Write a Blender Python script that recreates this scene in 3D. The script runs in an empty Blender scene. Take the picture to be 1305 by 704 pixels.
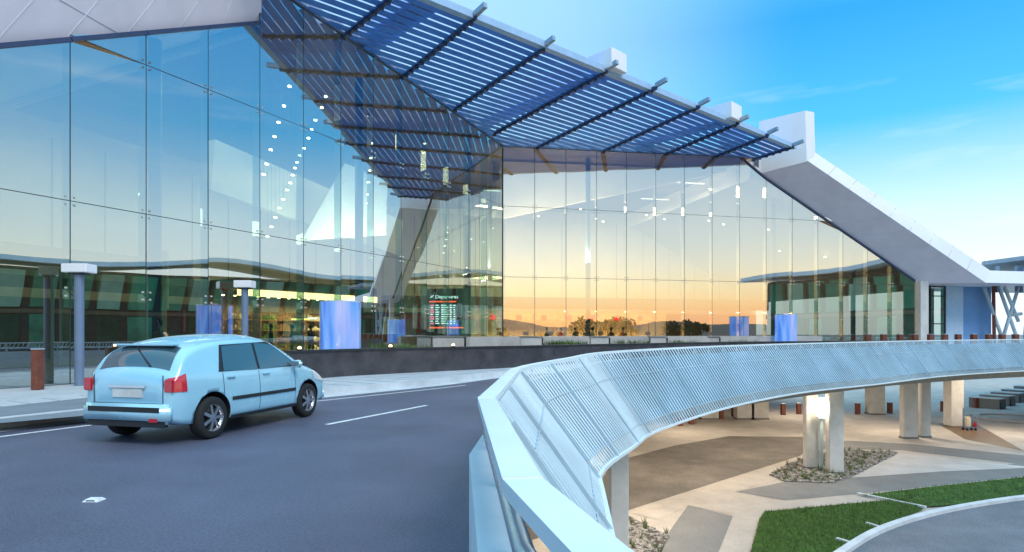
import bpy, bmesh, math, random
from mathutils import Vector, Matrix
random.seed(7)
R = math.radians
scene = bpy.context.scene
COL = scene.collection
EZ = 1.55                 # eye height above the road
F = 790.0; CX = 652.5; HY = 425.0
GL = -5.45                # lower ground level

# ------------------------------------------------------------------ helpers
def U(px, py, z):
    """site survey: the point at height z seen at a photograph position"""
    Y = F * (EZ - z) / (py - HY)
    return Vector(((px - CX) / F * Y, Y, z))
def UY(px, py, Y):
    return Vector(((px - CX) / F * Y, Y, EZ - (py - HY) / F * Y))

def tag(o, label=None, cat=None, group=None, kind=None):
    if label: o['label'] = label
    if cat: o['category'] = cat
    if group: o['group'] = group
    if kind: o['kind'] = kind
    return o
def thing(name, label, cat, loc=(0, 0, 0), rz=0, group=None):
    o = bpy.data.objects.new(name, None); COL.objects.link(o)
    o.location = loc; o.rotation_euler = (0, 0, rz); o.empty_display_size = .2
    return tag(o, label, cat, group)
def copy_tree(o, parent=None):
    c = o.copy(); COL.objects.link(c)
    if parent: c.parent = parent
    for ch in list(o.children):
        copy_tree(ch, c)
    return c

class MB:
    def __init__(s): s.v = []; s.f = []; s.mi = []; s.cur = 0
    def poly(s, pts):
        n = len(s.v); s.v += [tuple(p) for p in pts]; s.f.append(list(range(n, n + len(pts)))); s.mi.append(s.cur); return s
    def raw(s, vs, fs):
        n = len(s.v); s.v += [tuple(p) for p in vs]
        for f in fs: s.f.append([i + n for i in f]); s.mi.append(s.cur)
        return s
    def box(s, c, size, M=None):
        x, y, z = [k / 2 for k in size]
        vs = [Vector((a * x, b * y, d * z)) for a in (-1, 1) for b in (-1, 1) for d in (-1, 1)]
        if M is not None: vs = [M @ v for v in vs]
        vs = [v + Vector(c) for v in vs]
        return s.raw(vs, [(0, 1, 3, 2), (4, 6, 7, 5), (0, 4, 5, 1), (2, 3, 7, 6), (0, 2, 6, 4), (1, 5, 7, 3)])
    def bar(s, a, b, w, h, up=(0, 0, 1)):
        """box from a to b, w across, h along up"""
        a = Vector(a); b = Vector(b); d = (b - a).normalized(); up = Vector(up)
        sd = d.cross(up)
        if sd.length < 1e-4: up = Vector((1, 0, 0)); sd = d.cross(up)
        sd.normalize(); u = sd.cross(d).normalized()
        vs = []
        for p in (a, b):
            for i, j in ((-1, -1), (1, -1), (1, 1), (-1, 1)):
                vs.append(p + sd * (i * w / 2) + u * (j * h / 2))
        return s.raw(vs, [(3, 2, 1, 0), (4, 5, 6, 7), (0, 1, 5, 4), (1, 2, 6, 5), (2, 3, 7, 6), (3, 0, 4, 7)])
    def tube(s, pts, r, n=10, cap=True):
        pts = [Vector(p) for p in pts]
        rs = r if isinstance(r, (list, tuple)) else [r] * len(pts)
        vs = []; fs = []
        pu = None
        for k, p in enumerate(pts):
            d = (pts[min(k + 1, len(pts) - 1)] - pts[max(k - 1, 0)]).normalized()
            ref = Vector((0, 0, 1)) if abs(d.z) < .95 else Vector((1, 0, 0))
            a = d.cross(ref).normalized(); b = d.cross(a).normalized()
            for i in range(n):
                t = 2 * math.pi * i / n
                vs.append(p + (a * math.cos(t) + b * math.sin(t)) * rs[k])
        for k in range(len(pts) - 1):
            for i in range(n):
                j = (i + 1) % n
                fs.append((k * n + i, (k + 1) * n + i, (k + 1) * n + j, k * n + j))
        if cap:
            fs.append(tuple(range(n))); fs.append(tuple(reversed(range((len(pts) - 1) * n, len(pts) * n))))
        return s.raw(vs, fs)
    def prism(s, pts, z0, z1):
        """pts list of (x,y); z0,z1 numbers or lists"""
        n = len(pts)
        if sum(pts[i][0] * pts[(i + 1) % n][1] - pts[(i + 1) % n][0] * pts[i][1] for i in range(n)) < 0:
            pts = pts[::-1]
            if isinstance(z0, list): z0 = z0[::-1]
            if isinstance(z1, list): z1 = z1[::-1]
        a = z0 if isinstance(z0, list) else [z0] * n; b = z1 if isinstance(z1, list) else [z1] * n
        vs = [(p[0], p[1], a[i]) for i, p in enumerate(pts)] + [(p[0], p[1], b[i]) for i, p in enumerate(pts)]
        fs = [tuple(reversed(range(n))), tuple(range(n, 2 * n))]
        fs += [(i, (i + 1) % n, n + (i + 1) % n, n + i) for i in range(n)]
        return s.raw(vs, fs)
    def lathe(s, prof, n=24, M=None):
        vs = []; fs = []
        for r, z in prof:
            for i in range(n):
                t = 2 * math.pi * i / n
                v = Vector((r * math.cos(t), r * math.sin(t), z)); vs.append(M @ v if M is not None else v)
        for k in range(len(prof) - 1):
            for i in range(n):
                j = (i + 1) % n
                fs.append((k * n + i, k * n + j, (k + 1) * n + j, (k + 1) * n + i))
        return s.raw(vs, fs)
    def build(s, name, mat, parent=None, smooth=False, bevel=0, tri=False):
        me = bpy.data.meshes.new(name); me.from_pydata(s.v, [], s.f)
        mats = mat if isinstance(mat, (list, tuple)) else [mat]
        for m in mats: me.materials.append(m)
        for p, mi in zip(me.polygons, s.mi): p.material_index = mi
        bm = bmesh.new(); bm.from_mesh(me)
        if bevel:
            bmesh.ops.remove_doubles(bm, verts=bm.verts, dist=1e-5)
            ed = [e for e in bm.edges if len(e.link_faces) == 2 and e.calc_face_angle(0) > .5]
            bmesh.ops.bevel(bm, geom=ed, offset=bevel, segments=2, affect='EDGES', clamp_overlap=True)
        big = [f for f in bm.faces if len(f.verts) > 4]
        if big: bmesh.ops.triangulate(bm, faces=big)
        bm.to_mesh(me); bm.free()
        if smooth:
            for p in me.polygons: p.use_smooth = True
        me.update()
        o = bpy.data.objects.new(name, me); COL.objects.link(o)
        if parent: o.parent = parent
        return o

def struct(o): o['kind'] = 'structure'; return o

# ------------------------------------------------------------------ materials
def newmat(name):
    m = bpy.data.materials.new(name); m.use_nodes = True
    nt = m.node_tree; nt.nodes.clear()
    out = nt.nodes.new('ShaderNodeOutputMaterial')
    return m, nt, out
def mat(name, col, rough=.6, metal=0, var=.12, scale=3, bump=0, bscale=40, coat=0, spec=.5, rvar=.1, col2=None, stretch=None, speck=0, sscale=60):
    m, nt, out = newmat(name)
    b = nt.nodes.new('ShaderNodeBsdfPrincipled'); nt.links.new(b.outputs[0], out.inputs[0])
    b.inputs['Metallic'].default_value = metal; b.inputs['Coat Weight'].default_value = coat
    b.inputs['Specular IOR Level'].default_value = spec
    tc = nt.nodes.new('ShaderNodeNewGeometry')
    src = tc.outputs['Position']
    if stretch:
        mp = nt.nodes.new('ShaderNodeMapping'); mp.inputs['Scale'].default_value = stretch
        nt.links.new(src, mp.inputs[0]); src = mp.outputs[0]
    n = nt.nodes.new('ShaderNodeTexNoise'); n.inputs['Scale'].default_value = scale; n.inputs['Detail'].default_value = 8
    n.inputs['Roughness'].default_value = .62
    nt.links.new(src, n.inputs['Vector'])
    mx = nt.nodes.new('ShaderNodeMix'); mx.data_type = 'RGBA'
    c = Vector(col); c2 = Vector(col2) if col2 else None
    mx.inputs[6].default_value = (*[max(0, k * (1 - var * 1.6)) for k in (c2 or c)], 1)
    mx.inputs[7].default_value = (*[min(1, k * (1 + var * 1.6)) for k in c], 1)
    rp = nt.nodes.new('ShaderNodeMapRange'); rp.inputs[1].default_value = .3; rp.inputs[2].default_value = .7
    nt.links.new(n.outputs['Fac'], rp.inputs[0]); nt.links.new(rp.outputs[0], mx.inputs[0])
    cout = mx.outputs[2]
    if speck:
        n3 = nt.nodes.new('ShaderNodeTexNoise'); n3.inputs['Scale'].default_value = sscale; n3.inputs['Detail'].default_value = 3; n3.inputs['Roughness'].default_value = .8
        nt.links.new(src, n3.inputs['Vector'])
        r3 = nt.nodes.new('ShaderNodeMapRange'); r3.inputs[1].default_value = .3; r3.inputs[2].default_value = .7; r3.inputs[3].default_value = 1 - speck; r3.inputs[4].default_value = 1 + speck
        nt.links.new(n3.outputs['Fac'], r3.inputs[0])
        vm = nt.nodes.new('ShaderNodeVectorMath'); vm.operation = 'SCALE'; nt.links.new(cout, vm.inputs[0]); nt.links.new(r3.outputs[0], vm.inputs['Scale']); cout = vm.outputs[0]
    nt.links.new(cout, b.inputs['Base Color'])
    rr = nt.nodes.new('ShaderNodeMapRange'); rr.inputs[3].default_value = max(.02, rough - rvar); rr.inputs[4].default_value = min(1, rough + rvar)
    nt.links.new(n.outputs['Fac'], rr.inputs[0]); nt.links.new(rr.outputs[0], b.inputs['Roughness'])
    if bump:
        n2 = nt.nodes.new('ShaderNodeTexNoise'); n2.inputs['Scale'].default_value = bscale; n2.inputs['Detail'].default_value = 4
        nt.links.new(src, n2.inputs['Vector'])
        bp = nt.nodes.new('ShaderNodeBump'); bp.inputs['Strength'].default_value = bump; bp.inputs['Distance'].default_value = .02
        nt.links.new(n2.outputs['Fac'], bp.inputs['Height']); nt.links.new(bp.outputs[0], b.inputs['Normal'])
    m['bsdf'] = b.name
    return m
def emis(name, col, s):
    m, nt, out = newmat(name)
    e = nt.nodes.new('ShaderNodeEmission'); e.inputs[0].default_value = (*col, 1); e.inputs[1].default_value = s
    nt.links.new(e.outputs[0], out.inputs[0]); return m
def glassmat(name, fac, tint, rtint=(1, 1, 1), rough=0.0, wob=.0):
    m, nt, out = newmat(name)
    t = nt.nodes.new('ShaderNodeBsdfTransparent'); t.inputs[0].default_value = (*tint, 1)
    g = nt.nodes.new('ShaderNodeBsdfGlossy'); g.inputs['Color'].default_value = (*rtint, 1); g.inputs['Roughness'].default_value = rough
    lw = nt.nodes.new('ShaderNodeLayerWeight'); lw.inputs[0].default_value = .35
    mr = nt.nodes.new('ShaderNodeMapRange'); mr.inputs[3].default_value = fac; mr.inputs[4].default_value = min(.98, fac + .45)
    nt.links.new(lw.outputs['Fresnel'], mr.inputs[0])
    x = nt.nodes.new('ShaderNodeMixShader')
    nt.links.new(mr.outputs[0], x.inputs[0]); nt.links.new(t.outputs[0], x.inputs[1]); nt.links.new(g.outputs[0], x.inputs[2])
    nt.links.new(x.outputs[0], out.inputs[0])
    if wob:
        gm = nt.nodes.new('ShaderNodeNewGeometry')
        n = nt.nodes.new('ShaderNodeTexNoise'); n.inputs['Scale'].default_value = .35; n.inputs['Detail'].default_value = 1
        nt.links.new(gm.outputs['Position'], n.inputs['Vector'])
        bp = nt.nodes.new('ShaderNodeBump'); bp.inputs['Strength'].default_value = wob; bp.inputs['Distance'].default_value = .05
        nt.links.new(n.outputs['Fac'], bp.inputs['Height']); nt.links.new(bp.outputs[0], g.inputs['Normal'])
    return m

M = {}
M['asphalt'] = mat('asphalt', (.12, .123, .178), .46, var=.16, scale=.45, bump=.8, bscale=90, rvar=.12, speck=.38, sscale=38)
M['asphalt_low'] = mat('asphalt_low', (.155, .14, .12), .8, var=.18, scale=.8, bump=.4, bscale=50, speck=.3, sscale=12)
M['asphalt_drive'] = mat('asphalt_drive', (.17, .18, .20), .8, var=.12, scale=.7, bump=.4, bscale=50, speck=.3, sscale=14)
M['concrete'] = mat('concrete', (.50, .48, .45), .8, var=.10, scale=1.3, bump=.2)
M['paving'] = mat('paving', (.55, .58, .60), .7, var=.08, speck=.12, sscale=9, scale=1.1, bump=.2)
M['paving_low'] = mat('paving_low', (.46, .42, .37), .8, var=.10, speck=.12, sscale=9, scale=.8, bump=.2)
M['paving_pale'] = mat('paving_pale', (.52, .50, .47), .8, var=.09, speck=.12, sscale=9, scale=.8, bump=.2)
M['paving_dark'] = mat('paving_dark', (.20, .205, .20), .8, var=.10, speck=.12, sscale=9, scale=.8, bump=.2)
M['slab_grey'] = mat('slab_grey', (.22, .25, .28), .8, var=.10, scale=1.4, bump=.2)
M['kerb'] = mat('kerb_concrete', (.60, .62, .63), .75, var=.10, scale=1.3, bump=.2)
M['paint'] = mat('road_paint', (.78, .78, .76), .6, var=.12, scale=9)
M['parapet'] = mat('parapet_dark', (.055, .05, .055), .35, var=.3, scale=1.5, bump=.1, spec=.6)
M['coping'] = mat('coping_dark', (.03, .03, .033), .4)
M['white_clad'] = mat('white_cladding', (.90, .89, .90), .5, var=.03, scale=.4)
M['soffit'] = mat('cladding_violet_shade', (.84, .76, .82), .5, var=.05, scale=.5)  # white cladding again, with the violet shade of its underside put into the colour
M['joint'] = mat('joint', (.25, .24, .27), .6)
M['joint_light'] = mat('joint_light', (.8, .8, .82), .5)
M['steel_light'] = mat('galvanised', (.52, .65, .71), .45, metal=.1, var=.12, scale=.7, rvar=.08)
M['steel_cap'] = mat('cap_painted', (.80, .88, .90), .38, metal=.0, var=.04, scale=1.5)
M['upstand'] = mat('barrier_upstand', (.76, .84, .88), .5, var=.05, scale=1.5, bump=.05)
M['tube'] = mat('brushed_tube', (.62, .70, .75), .22, metal=.9, var=.04)
M['screen'] = mat('screen_sheet', (.10, .19, .27), .6, metal=.0, var=.3, scale=.5)
M['blade'] = mat('sunshade_blade', (.085, .29, .90), .6, metal=.0, spec=.3, var=.10, scale=.8)
M['blade_edge'] = mat('sunshade_edge', (.40, .58, .80), .35, metal=.1, var=.05)
M['rib'] = mat('sunshade_rib', (.03, .05, .12), .5)
M['rib_tip'] = mat('sunshade_rib_tip', (.35, .42, .50), .4, metal=.4)
M['mullion'] = mat('mullion', (.035, .045, .055), .4)
M['fitting'] = mat('spider_fitting', (.75, .78, .8), .2, metal=.9)
M['column_blue'] = mat('blue_grey_steel', (.16, .22, .32), .45, var=.05)
M['cream'] = mat('cream_panel', (.72, .64, .50), .55, var=.05, scale=.6)
M['ceiling'] = mat('hall_ceiling', (.42, .39, .34), .6, var=.03)
M['roof'] = mat('roof_sheet', (.30, .34, .38), .5)
M['hall_floor'] = mat('terrazzo', (.32, .29, .24), .25, var=.15, scale=4)
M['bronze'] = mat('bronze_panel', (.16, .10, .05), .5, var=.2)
M['dark'] = mat('dark_metal', (.02, .02, .024), .45)
M['red_panel'] = mat('red_panel', (.34, .03, .015), .45)
M['red'] = mat('red_paint', (.55, .03, .03), .4)
M['bollard'] = mat('weathered_steel', (.19, .055, .032), .55, var=.2, scale=8)
M['grass'] = mat('lawn', (.05, .12, .018), .9, var=.35, scale=2.5, bump=1, bscale=80, col2=(.035, .11, .012))
M['leaf'] = mat('leaf', (.09, .17, .03), .6, var=.3, scale=5)
M['leafdark'] = mat('tree_leaf', (.03, .06, .02), .7, var=.35, scale=.6)
M['bark'] = mat('bark', (.10, .07, .05), .9)
M['pebble'] = mat('pebbles', (.26, .25, .23), .8, var=.45, scale=12)
M['soil'] = mat('soil', (.09, .08, .06), .95, var=.3, scale=6, bump=1)
M['hill'] = mat('hill', (.014, .02, .014), .95, var=.35, scale=.02)
M['col_conc'] = mat('column_concrete', (.62, .61, .58), .75, var=.08, scale=1.6, bump=.15)
M['soffit_low'] = mat('deck_soffit', (.42, .38, .33), .8, var=.08)
M['ground'] = mat('ground', (.27, .26, .24), .9, var=.3, scale=.05)
M['blue_wall'] = mat('blue_wall', (.20, .38, .68), .5, var=.05)
M['blue_wall_pale'] = mat('blue_wall_pale', (.50, .66, .82), .5, var=.04)
M['timber'] = mat('timber', (.30, .17, .08), .6)
M['glass_l'] = glassmat('tinted_facade_glass', .50, (.52, .74, .62), (.86, .94, .98), wob=.06)
M['glass_r'] = glassmat('facade_glass', .56, (.82, .84, .72), (1, .99, .97), wob=.06)
M['glass_fin'] = glassmat('glass_fin', .18, (.50, .78, .66))
M['glass_plain'] = glassmat('plain_glass', .30, (.75, .88, .85))

glassback = {}
def backglass():
    m, nt, out = newmat('glass_inner_face')
    t = nt.nodes.new('ShaderNodeBsdfTransparent'); t.inputs[0].default_value = (.97, .99, .98, 1)
    nt.links.new(t.outputs[0], out.inputs[0]); return m
M['glass_back'] = backglass()

# ------------------------------------------------------------------ camera, world, sun
cam = bpy.data.cameras.new('camera'); co = bpy.data.objects.new('camera', cam); COL.objects.link(co)
co.location = (0, 0, EZ); co.rotation_euler = (R(90), 0, 0)
cam.sensor_width = 36; cam.lens = F / 1305 * 36; cam.shift_y = 73 / 1305; cam.clip_end = 6000; cam.clip_start = .05
scene.camera = co

w = bpy.data.worlds.new('World'); scene.world = w; w.use_nodes = True
nt = w.node_tree; nt.nodes.clear()
SUN_EL = 46.0; SUN_DIR = Vector((.60, -.80, 0)).normalized()
out = nt.nodes.new('ShaderNodeOutputWorld')
sky = nt.nodes.new('ShaderNodeTexSky'); sky.sky_type = 'NISHITA'; sky.sun_disc = False
sky.sun_elevation = R(SUN_EL); sky.sun_rotation = math.atan2(SUN_DIR.x, SUN_DIR.y)
tc = nt.nodes.new('ShaderNodeTexCoord'); sp = nt.nodes.new('ShaderNodeSeparateXYZ')
nt.links.new(tc.outputs['Generated'], sp.inputs[0])
def ramp(stops):
    r = nt.nodes.new('ShaderNodeValToRGB'); cr = r.color_ramp
    while len(cr.elements) > 1: cr.elements.remove(cr.elements[-1])
    cr.elements[0].position = stops[0][0]; cr.elements[0].color = (*stops[0][1], 1)
    for p, c in stops[1:]:
        e = cr.elements.new(p); e.color = (*c, 1)
    return r
# air opposite the dawn: white at the horizon, deep cyan above
r1 = ramp([(0, (.66, .74, .80)), (.08, (.70, .79, .85)), (.17, (.50, .72, .85)), (.29, (.05, .43, .80)), (.42, (.01, .30, .73)), (.7, (.22, .62, .95)), (1, (.50, .85, 1.1))])
# air towards the dawn: orange band, yellow, pale blue
r2 = ramp([(0, (.85, .32, .13)), (.025, (.92, .42, .14)), (.045, (.98, .60, .24)), (.07, (.92, .74, .40)), (.10, (.78, .76, .58)), (.14, (.58, .68, .66)), (.19, (.42, .57, .65)), (.26, (.27, .48, .66)), (.36, (.16, .42, .68)), (.7, (.22, .62, .95)), (1, (.50, .85, 1.1))])
nt.links.new(sp.outputs['Z'], r1.inputs[0]); nt.links.new(sp.outputs['Z'], r2.inputs[0])
dt = nt.nodes.new('ShaderNodeVectorMath'); dt.operation = 'DOT_PRODUCT'; dt.inputs[1].default_value = (*SUN_DIR[:],)
nt.links.new(tc.outputs['Generated'], dt.inputs[0])
mr = nt.nodes.new('ShaderNodeMapRange'); mr.interpolation_type = 'SMOOTHSTEP'; mr.inputs[1].default_value = .28; mr.inputs[2].default_value = .86
nt.links.new(dt.outputs['Value'], mr.inputs[0])
mx = nt.nodes.new('ShaderNodeMix'); mx.data_type = 'RGBA'
nt.links.new(mr.outputs[0], mx.inputs[0]); nt.links.new(r1.outputs[0], mx.inputs[6]); nt.links.new(r2.outputs[0], mx.inputs[7])
dt2 = nt.nodes.new('ShaderNodeVectorMath'); dt2.operation = 'DOT_PRODUCT'; dt2.inputs[1].default_value = (-.22, .92, .32)
nt.links.new(tc.outputs['Generated'], dt2.inputs[0])
mr2 = nt.nodes.new('ShaderNodeMapRange'); mr2.interpolation_type = 'SMOOTHSTEP'; mr2.inputs[1].default_value = .80; mr2.inputs[2].default_value = 1.0; mr2.inputs[4].default_value = .6
nt.links.new(dt2.outputs['Value'], mr2.inputs[0])
mx2 = nt.nodes.new('ShaderNodeMix'); mx2.data_type = 'RGBA'; mx2.inputs[7].default_value = (.52, .74, .86, 1)
nt.links.new(mr2.outputs[0], mx2.inputs[0]); nt.links.new(mx.outputs[2], mx2.inputs[6]); mx = mx2
# thin cirrus streaks
mp = nt.nodes.new('ShaderNodeMapping'); mp.inputs['Scale'].default_value = (1.6, 1.6, 9); mp.inputs['Rotation'].default_value = (.12, -.10, .3)
nt.links.new(tc.outputs['Generated'], mp.inputs[0])
nz = nt.nodes.new('ShaderNodeTexNoise'); nz.inputs['Scale'].default_value = 1.7; nz.inputs['Detail'].default_value = 7; nz.inputs['Roughness'].default_value = .55
nt.links.new(mp.outputs[0], nz.inputs['Vector'])
cm = nt.nodes.new('ShaderNodeMapRange'); cm.inputs[1].default_value = .56; cm.inputs[2].default_value = .80; cm.inputs[4].default_value = .35
nt.links.new(nz.outputs['Fac'], cm.inputs[0])
cx = nt.nodes.new('ShaderNodeMix'); cx.data_type = 'RGBA'; cx.inputs[7].default_value = (.95, .93, .90, 1)
nt.links.new(cm.outputs[0], cx.inputs[0]); nt.links.new(mx.outputs[2], cx.inputs[6])
bg1 = nt.nodes.new('ShaderNodeBackground'); bg1.inputs[1].default_value = 1.0; nt.links.new(cx.outputs[2], bg1.inputs[0])
bg2 = nt.nodes.new('ShaderNodeBackground'); bg2.inputs[1].default_value = .02; nt.links.new(sky.outputs[0], bg2.inputs[0])
ad = nt.nodes.new('ShaderNodeAddShader'); nt.links.new(bg1.outputs[0], ad.inputs[0]); nt.links.new(bg2.outputs[0], ad.inputs[1])
nt.links.new(ad.outputs[0], out.inputs[0])

sl = bpy.data.lights.new('sun', 'SUN'); sl.energy = 1.4; sl.angle = R(25); sl.color = (1, .90, .84)
so = bpy.data.objects.new('sun', sl); COL.objects.link(so)
sd = Vector((SUN_DIR.x, SUN_DIR.y, math.tan(R(SUN_EL))))
so.rotation_euler = sd.to_track_quat('Z', 'Y').to_euler(); so.location = (0, 0, 30)
scene.view_settings.view_transform = 'Standard'; scene.view_settings.look = 'None'
scene.view_settings.exposure = .42; scene.view_settings.gamma = 1
scene.cycles.max_bounces = 10; scene.cycles.transparent_max_bounces = 24
scene.cycles.glossy_bounces = 5; scene.cycles.diffuse_bounces = 3
scene.cycles.use_denoising = True
scene.cycles.sample_clamp_indirect = 6
scene.cycles.caustics_reflective = False; scene.cycles.caustics_refractive = False

def arealight(name, loc, energy, col, sx, sy, rot=(0, 0, 0), parent=None):
    l = bpy.data.lights.new(name, 'AREA'); l.shape = 'RECTANGLE'; l.size = sx; l.size_y = sy; l.energy = energy; l.color = col
    o = bpy.data.objects.new(name, l); COL.objects.link(o); o.location = loc; o.rotation_euler = rot
    if parent: o.parent = parent
    return o

# ------------------------------------------------------------------ site geometry
P0 = Vector((-.6, 40, 0))
DL = Vector((.451, .893, 0)).normalized(); NL = Vector((.893, -.451, 0)).normalized()   # left wall: along, outward
DR = Vector((.9744, .2246, 0)).normalized(); NR = Vector((.2246, -.9744, 0)).normalized()
def PL(s, n=0, z=0): v = P0 + DL * s + NL * n; v.z = z; return v     # s negative towards the camera
def PR(s, n=0, z=0): v = P0 + DR * s + NR * n; v.z = z; return v
PW = 2.14
# canopy plane
def cz(x, y): return EZ + 12.05 + .0425 * (x + .6) - .0815 * (y - 40)
def UC(px, py):
    a = (px - CX) / F; c = (HY - py) / F
    Y = (12.05 + .0425 * .6 + .0815 * 40) / (c - .0425 * a + .0815)
    return Vector((a * Y, Y, EZ + c * Y))

# --- barrier stations: left edge of cap, drop below eye, outward flare, drop of screen foot
ST = [(3.2, -5.0, .45, 1.0, 1.75), (.95, -1.2, .45, 1.0, 1.75), (.124, 1.27, .45, .72, 1.70), (-.03, 1.92, .45, .78, 1.70), (-.24, 4.34, .45, .86, 1.74),
      (-.02, 7.9, .45, .98, 1.80), (1.0, 11.47, .45, 1.12, 2.03), (2.31, 15.1, .44, 1.2, 2.25), (5.63, 19.5, .42, 1.15, 2.22), (9.96, 24, .41, 1.2, 2.2),
      (15.5, 28.7, .40, 1.25, 2.27), (22.7, 34, .38, 1.2, 2.24), (32.2, 39, .36, 1.2, 2.24), (44, 43, .36, 1.2, 2.24), (58, 45, .36, 1.2, 2.24)]
def catmull(a, b, c, d, t):
    return tuple(.5 * ((2 * q) + (-p + r) * t + (2 * p - 5 * q + 4 * r - s) * t * t + (-p + 3 * q - 3 * r + s) * t ** 3) for p, q, r, s in zip(a, b, c, d))
BP = []
for i in range(len(ST) - 1):
    p, q = ST[i], ST[i + 1]
    n = max(1, int(math.dist(p[:2], q[:2]) / .7)) if i >= 4 else (6 if i in (0, 1) else 4)
    for k in range(n):
        t = k / n
        if i >= 5: BP.append(catmull(ST[i - 1], p, q, ST[min(i + 2, len(ST) - 1)], t))
        else: BP.append(tuple(a + (b - a) * t for a, b in zip(p, q)))
BP.append(ST[-1])
arc = [0]
for i in range(1, len(BP)): arc.append(arc[-1] + math.dist(BP[i][:2], BP[i - 1][:2]))
TG = []
for i in range(len(BP)):
    v = Vector((0, 0, 0))
    for k in range(-3, 4):
        a_ = max(0, min(len(BP) - 2, i + k)); e_ = Vector((BP[a_ + 1][0] - BP[a_][0], BP[a_ + 1][1] - BP[a_][1], 0)).normalized(); v += e_ * (4 - abs(k))
    TG.append(v.normalized())
def bar_at(s):
    i = 0
    while i < len(arc) - 2 and arc[i + 1] < s: i += 1
    t = (s - arc[i]) / (arc[i + 1] - arc[i]); a, b = BP[i], BP[i + 1]
    q = [x + (y - x) * t for x, y in zip(a, b)]
    d = (TG[i] * (1 - t) + TG[i + 1] * t).normalized()
    n = Vector((d.y, -d.x, 0))
    return Vector((q[0], q[1], 0)), n, d, q[2], q[3], q[4]
def sec(s, n, z):
    p, nn, d, a, b, c = bar_at(s); v = p + nn * n; v.z = z; return v

LEN = arc[-1]
ss = sorted(set([round(x, 4) for x in arc]))
def sweep(mb, prof, samples):
    """prof(s)-> list of (n,z); closed section swept along the barrier"""
    vs = []; k = None
    for s in samples:
        pr = prof(s); k = len(pr)
        for n, z in pr: vs.append(sec(s, n, z))
    fs = []
    for i in range(len(samples) - 1):
        for j in range(k):
            jj = (j + 1) % k
            fs.append((i * k + j, i * k + jj, (i + 1) * k + jj, (i + 1) * k + j))
    fs.append(tuple(range(k))); fs.append(tuple(reversed(range((len(samples) - 1) * k, len(samples) * k))))
    mb.raw(vs, fs)

barrier = thing('bridge_barrier', 'long curved pale steel barrier with flared slatted screen along the edge of the elevated road', 'barrier')
mb = MB(); CW = .125
sweep(mb, lambda s: [(0, EZ - bar_at(s)[3] - .05), (CW, EZ - bar_at(s)[3] - .05), (CW, EZ - bar_at(s)[3]), (0, EZ - bar_at(s)[3])], ss)
mb.build('top_rail', M['steel_cap'], barrier)
# joint covers on the cap
jc = MB()
s_j = arc[[i for i, q in enumerate(BP) if abs(q[0] + .03) < 1e-6 and abs(q[1] - 1.92) < 1e-6][0]]
for s0 in [s_j] + [s_j + 2.45 + 2.2 * k for k in range(26)]:
    if s0 > LEN - .3: continue
    a, n, d, h, _, _ = bar_at(s0)
    A = sec(s0, -.002, EZ - h + .002); B = sec(s0, CW + .002, EZ - h + .002); jc = MB(); jc.bar(A, B, .008, .004); jc.build('rail_joint', M['joint_light'], barrier)
# concrete/steel upstand on the road side
mb = MB()
near_ss = [s for s in ss]
sweep(mb, lambda s: [(-.06, 0), (.095, 0), (.095, .70), (-.06, .70)], near_ss)
mb.build('kerb_wall', M['upstand'], barrier, bevel=0)
mb = MB(); mb.tube([sec(s, .07, .86) for s in ss], .036, 16); mb.build('hand_rail', M['tube'], barrier, smooth=True)
# posts carrying cap
pm = MB(); s0 = .4
while s0 < LEN:
    h = bar_at(s0)[3]
    pm = MB(); pm.bar(sec(s0, .08, .69), sec(s0, .09, EZ - h - .05), .012, .06, up=bar_at(s0)[2]); pm.build('rail_bracket', M['steel_light'], barrier); s0 += 1.1
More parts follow.
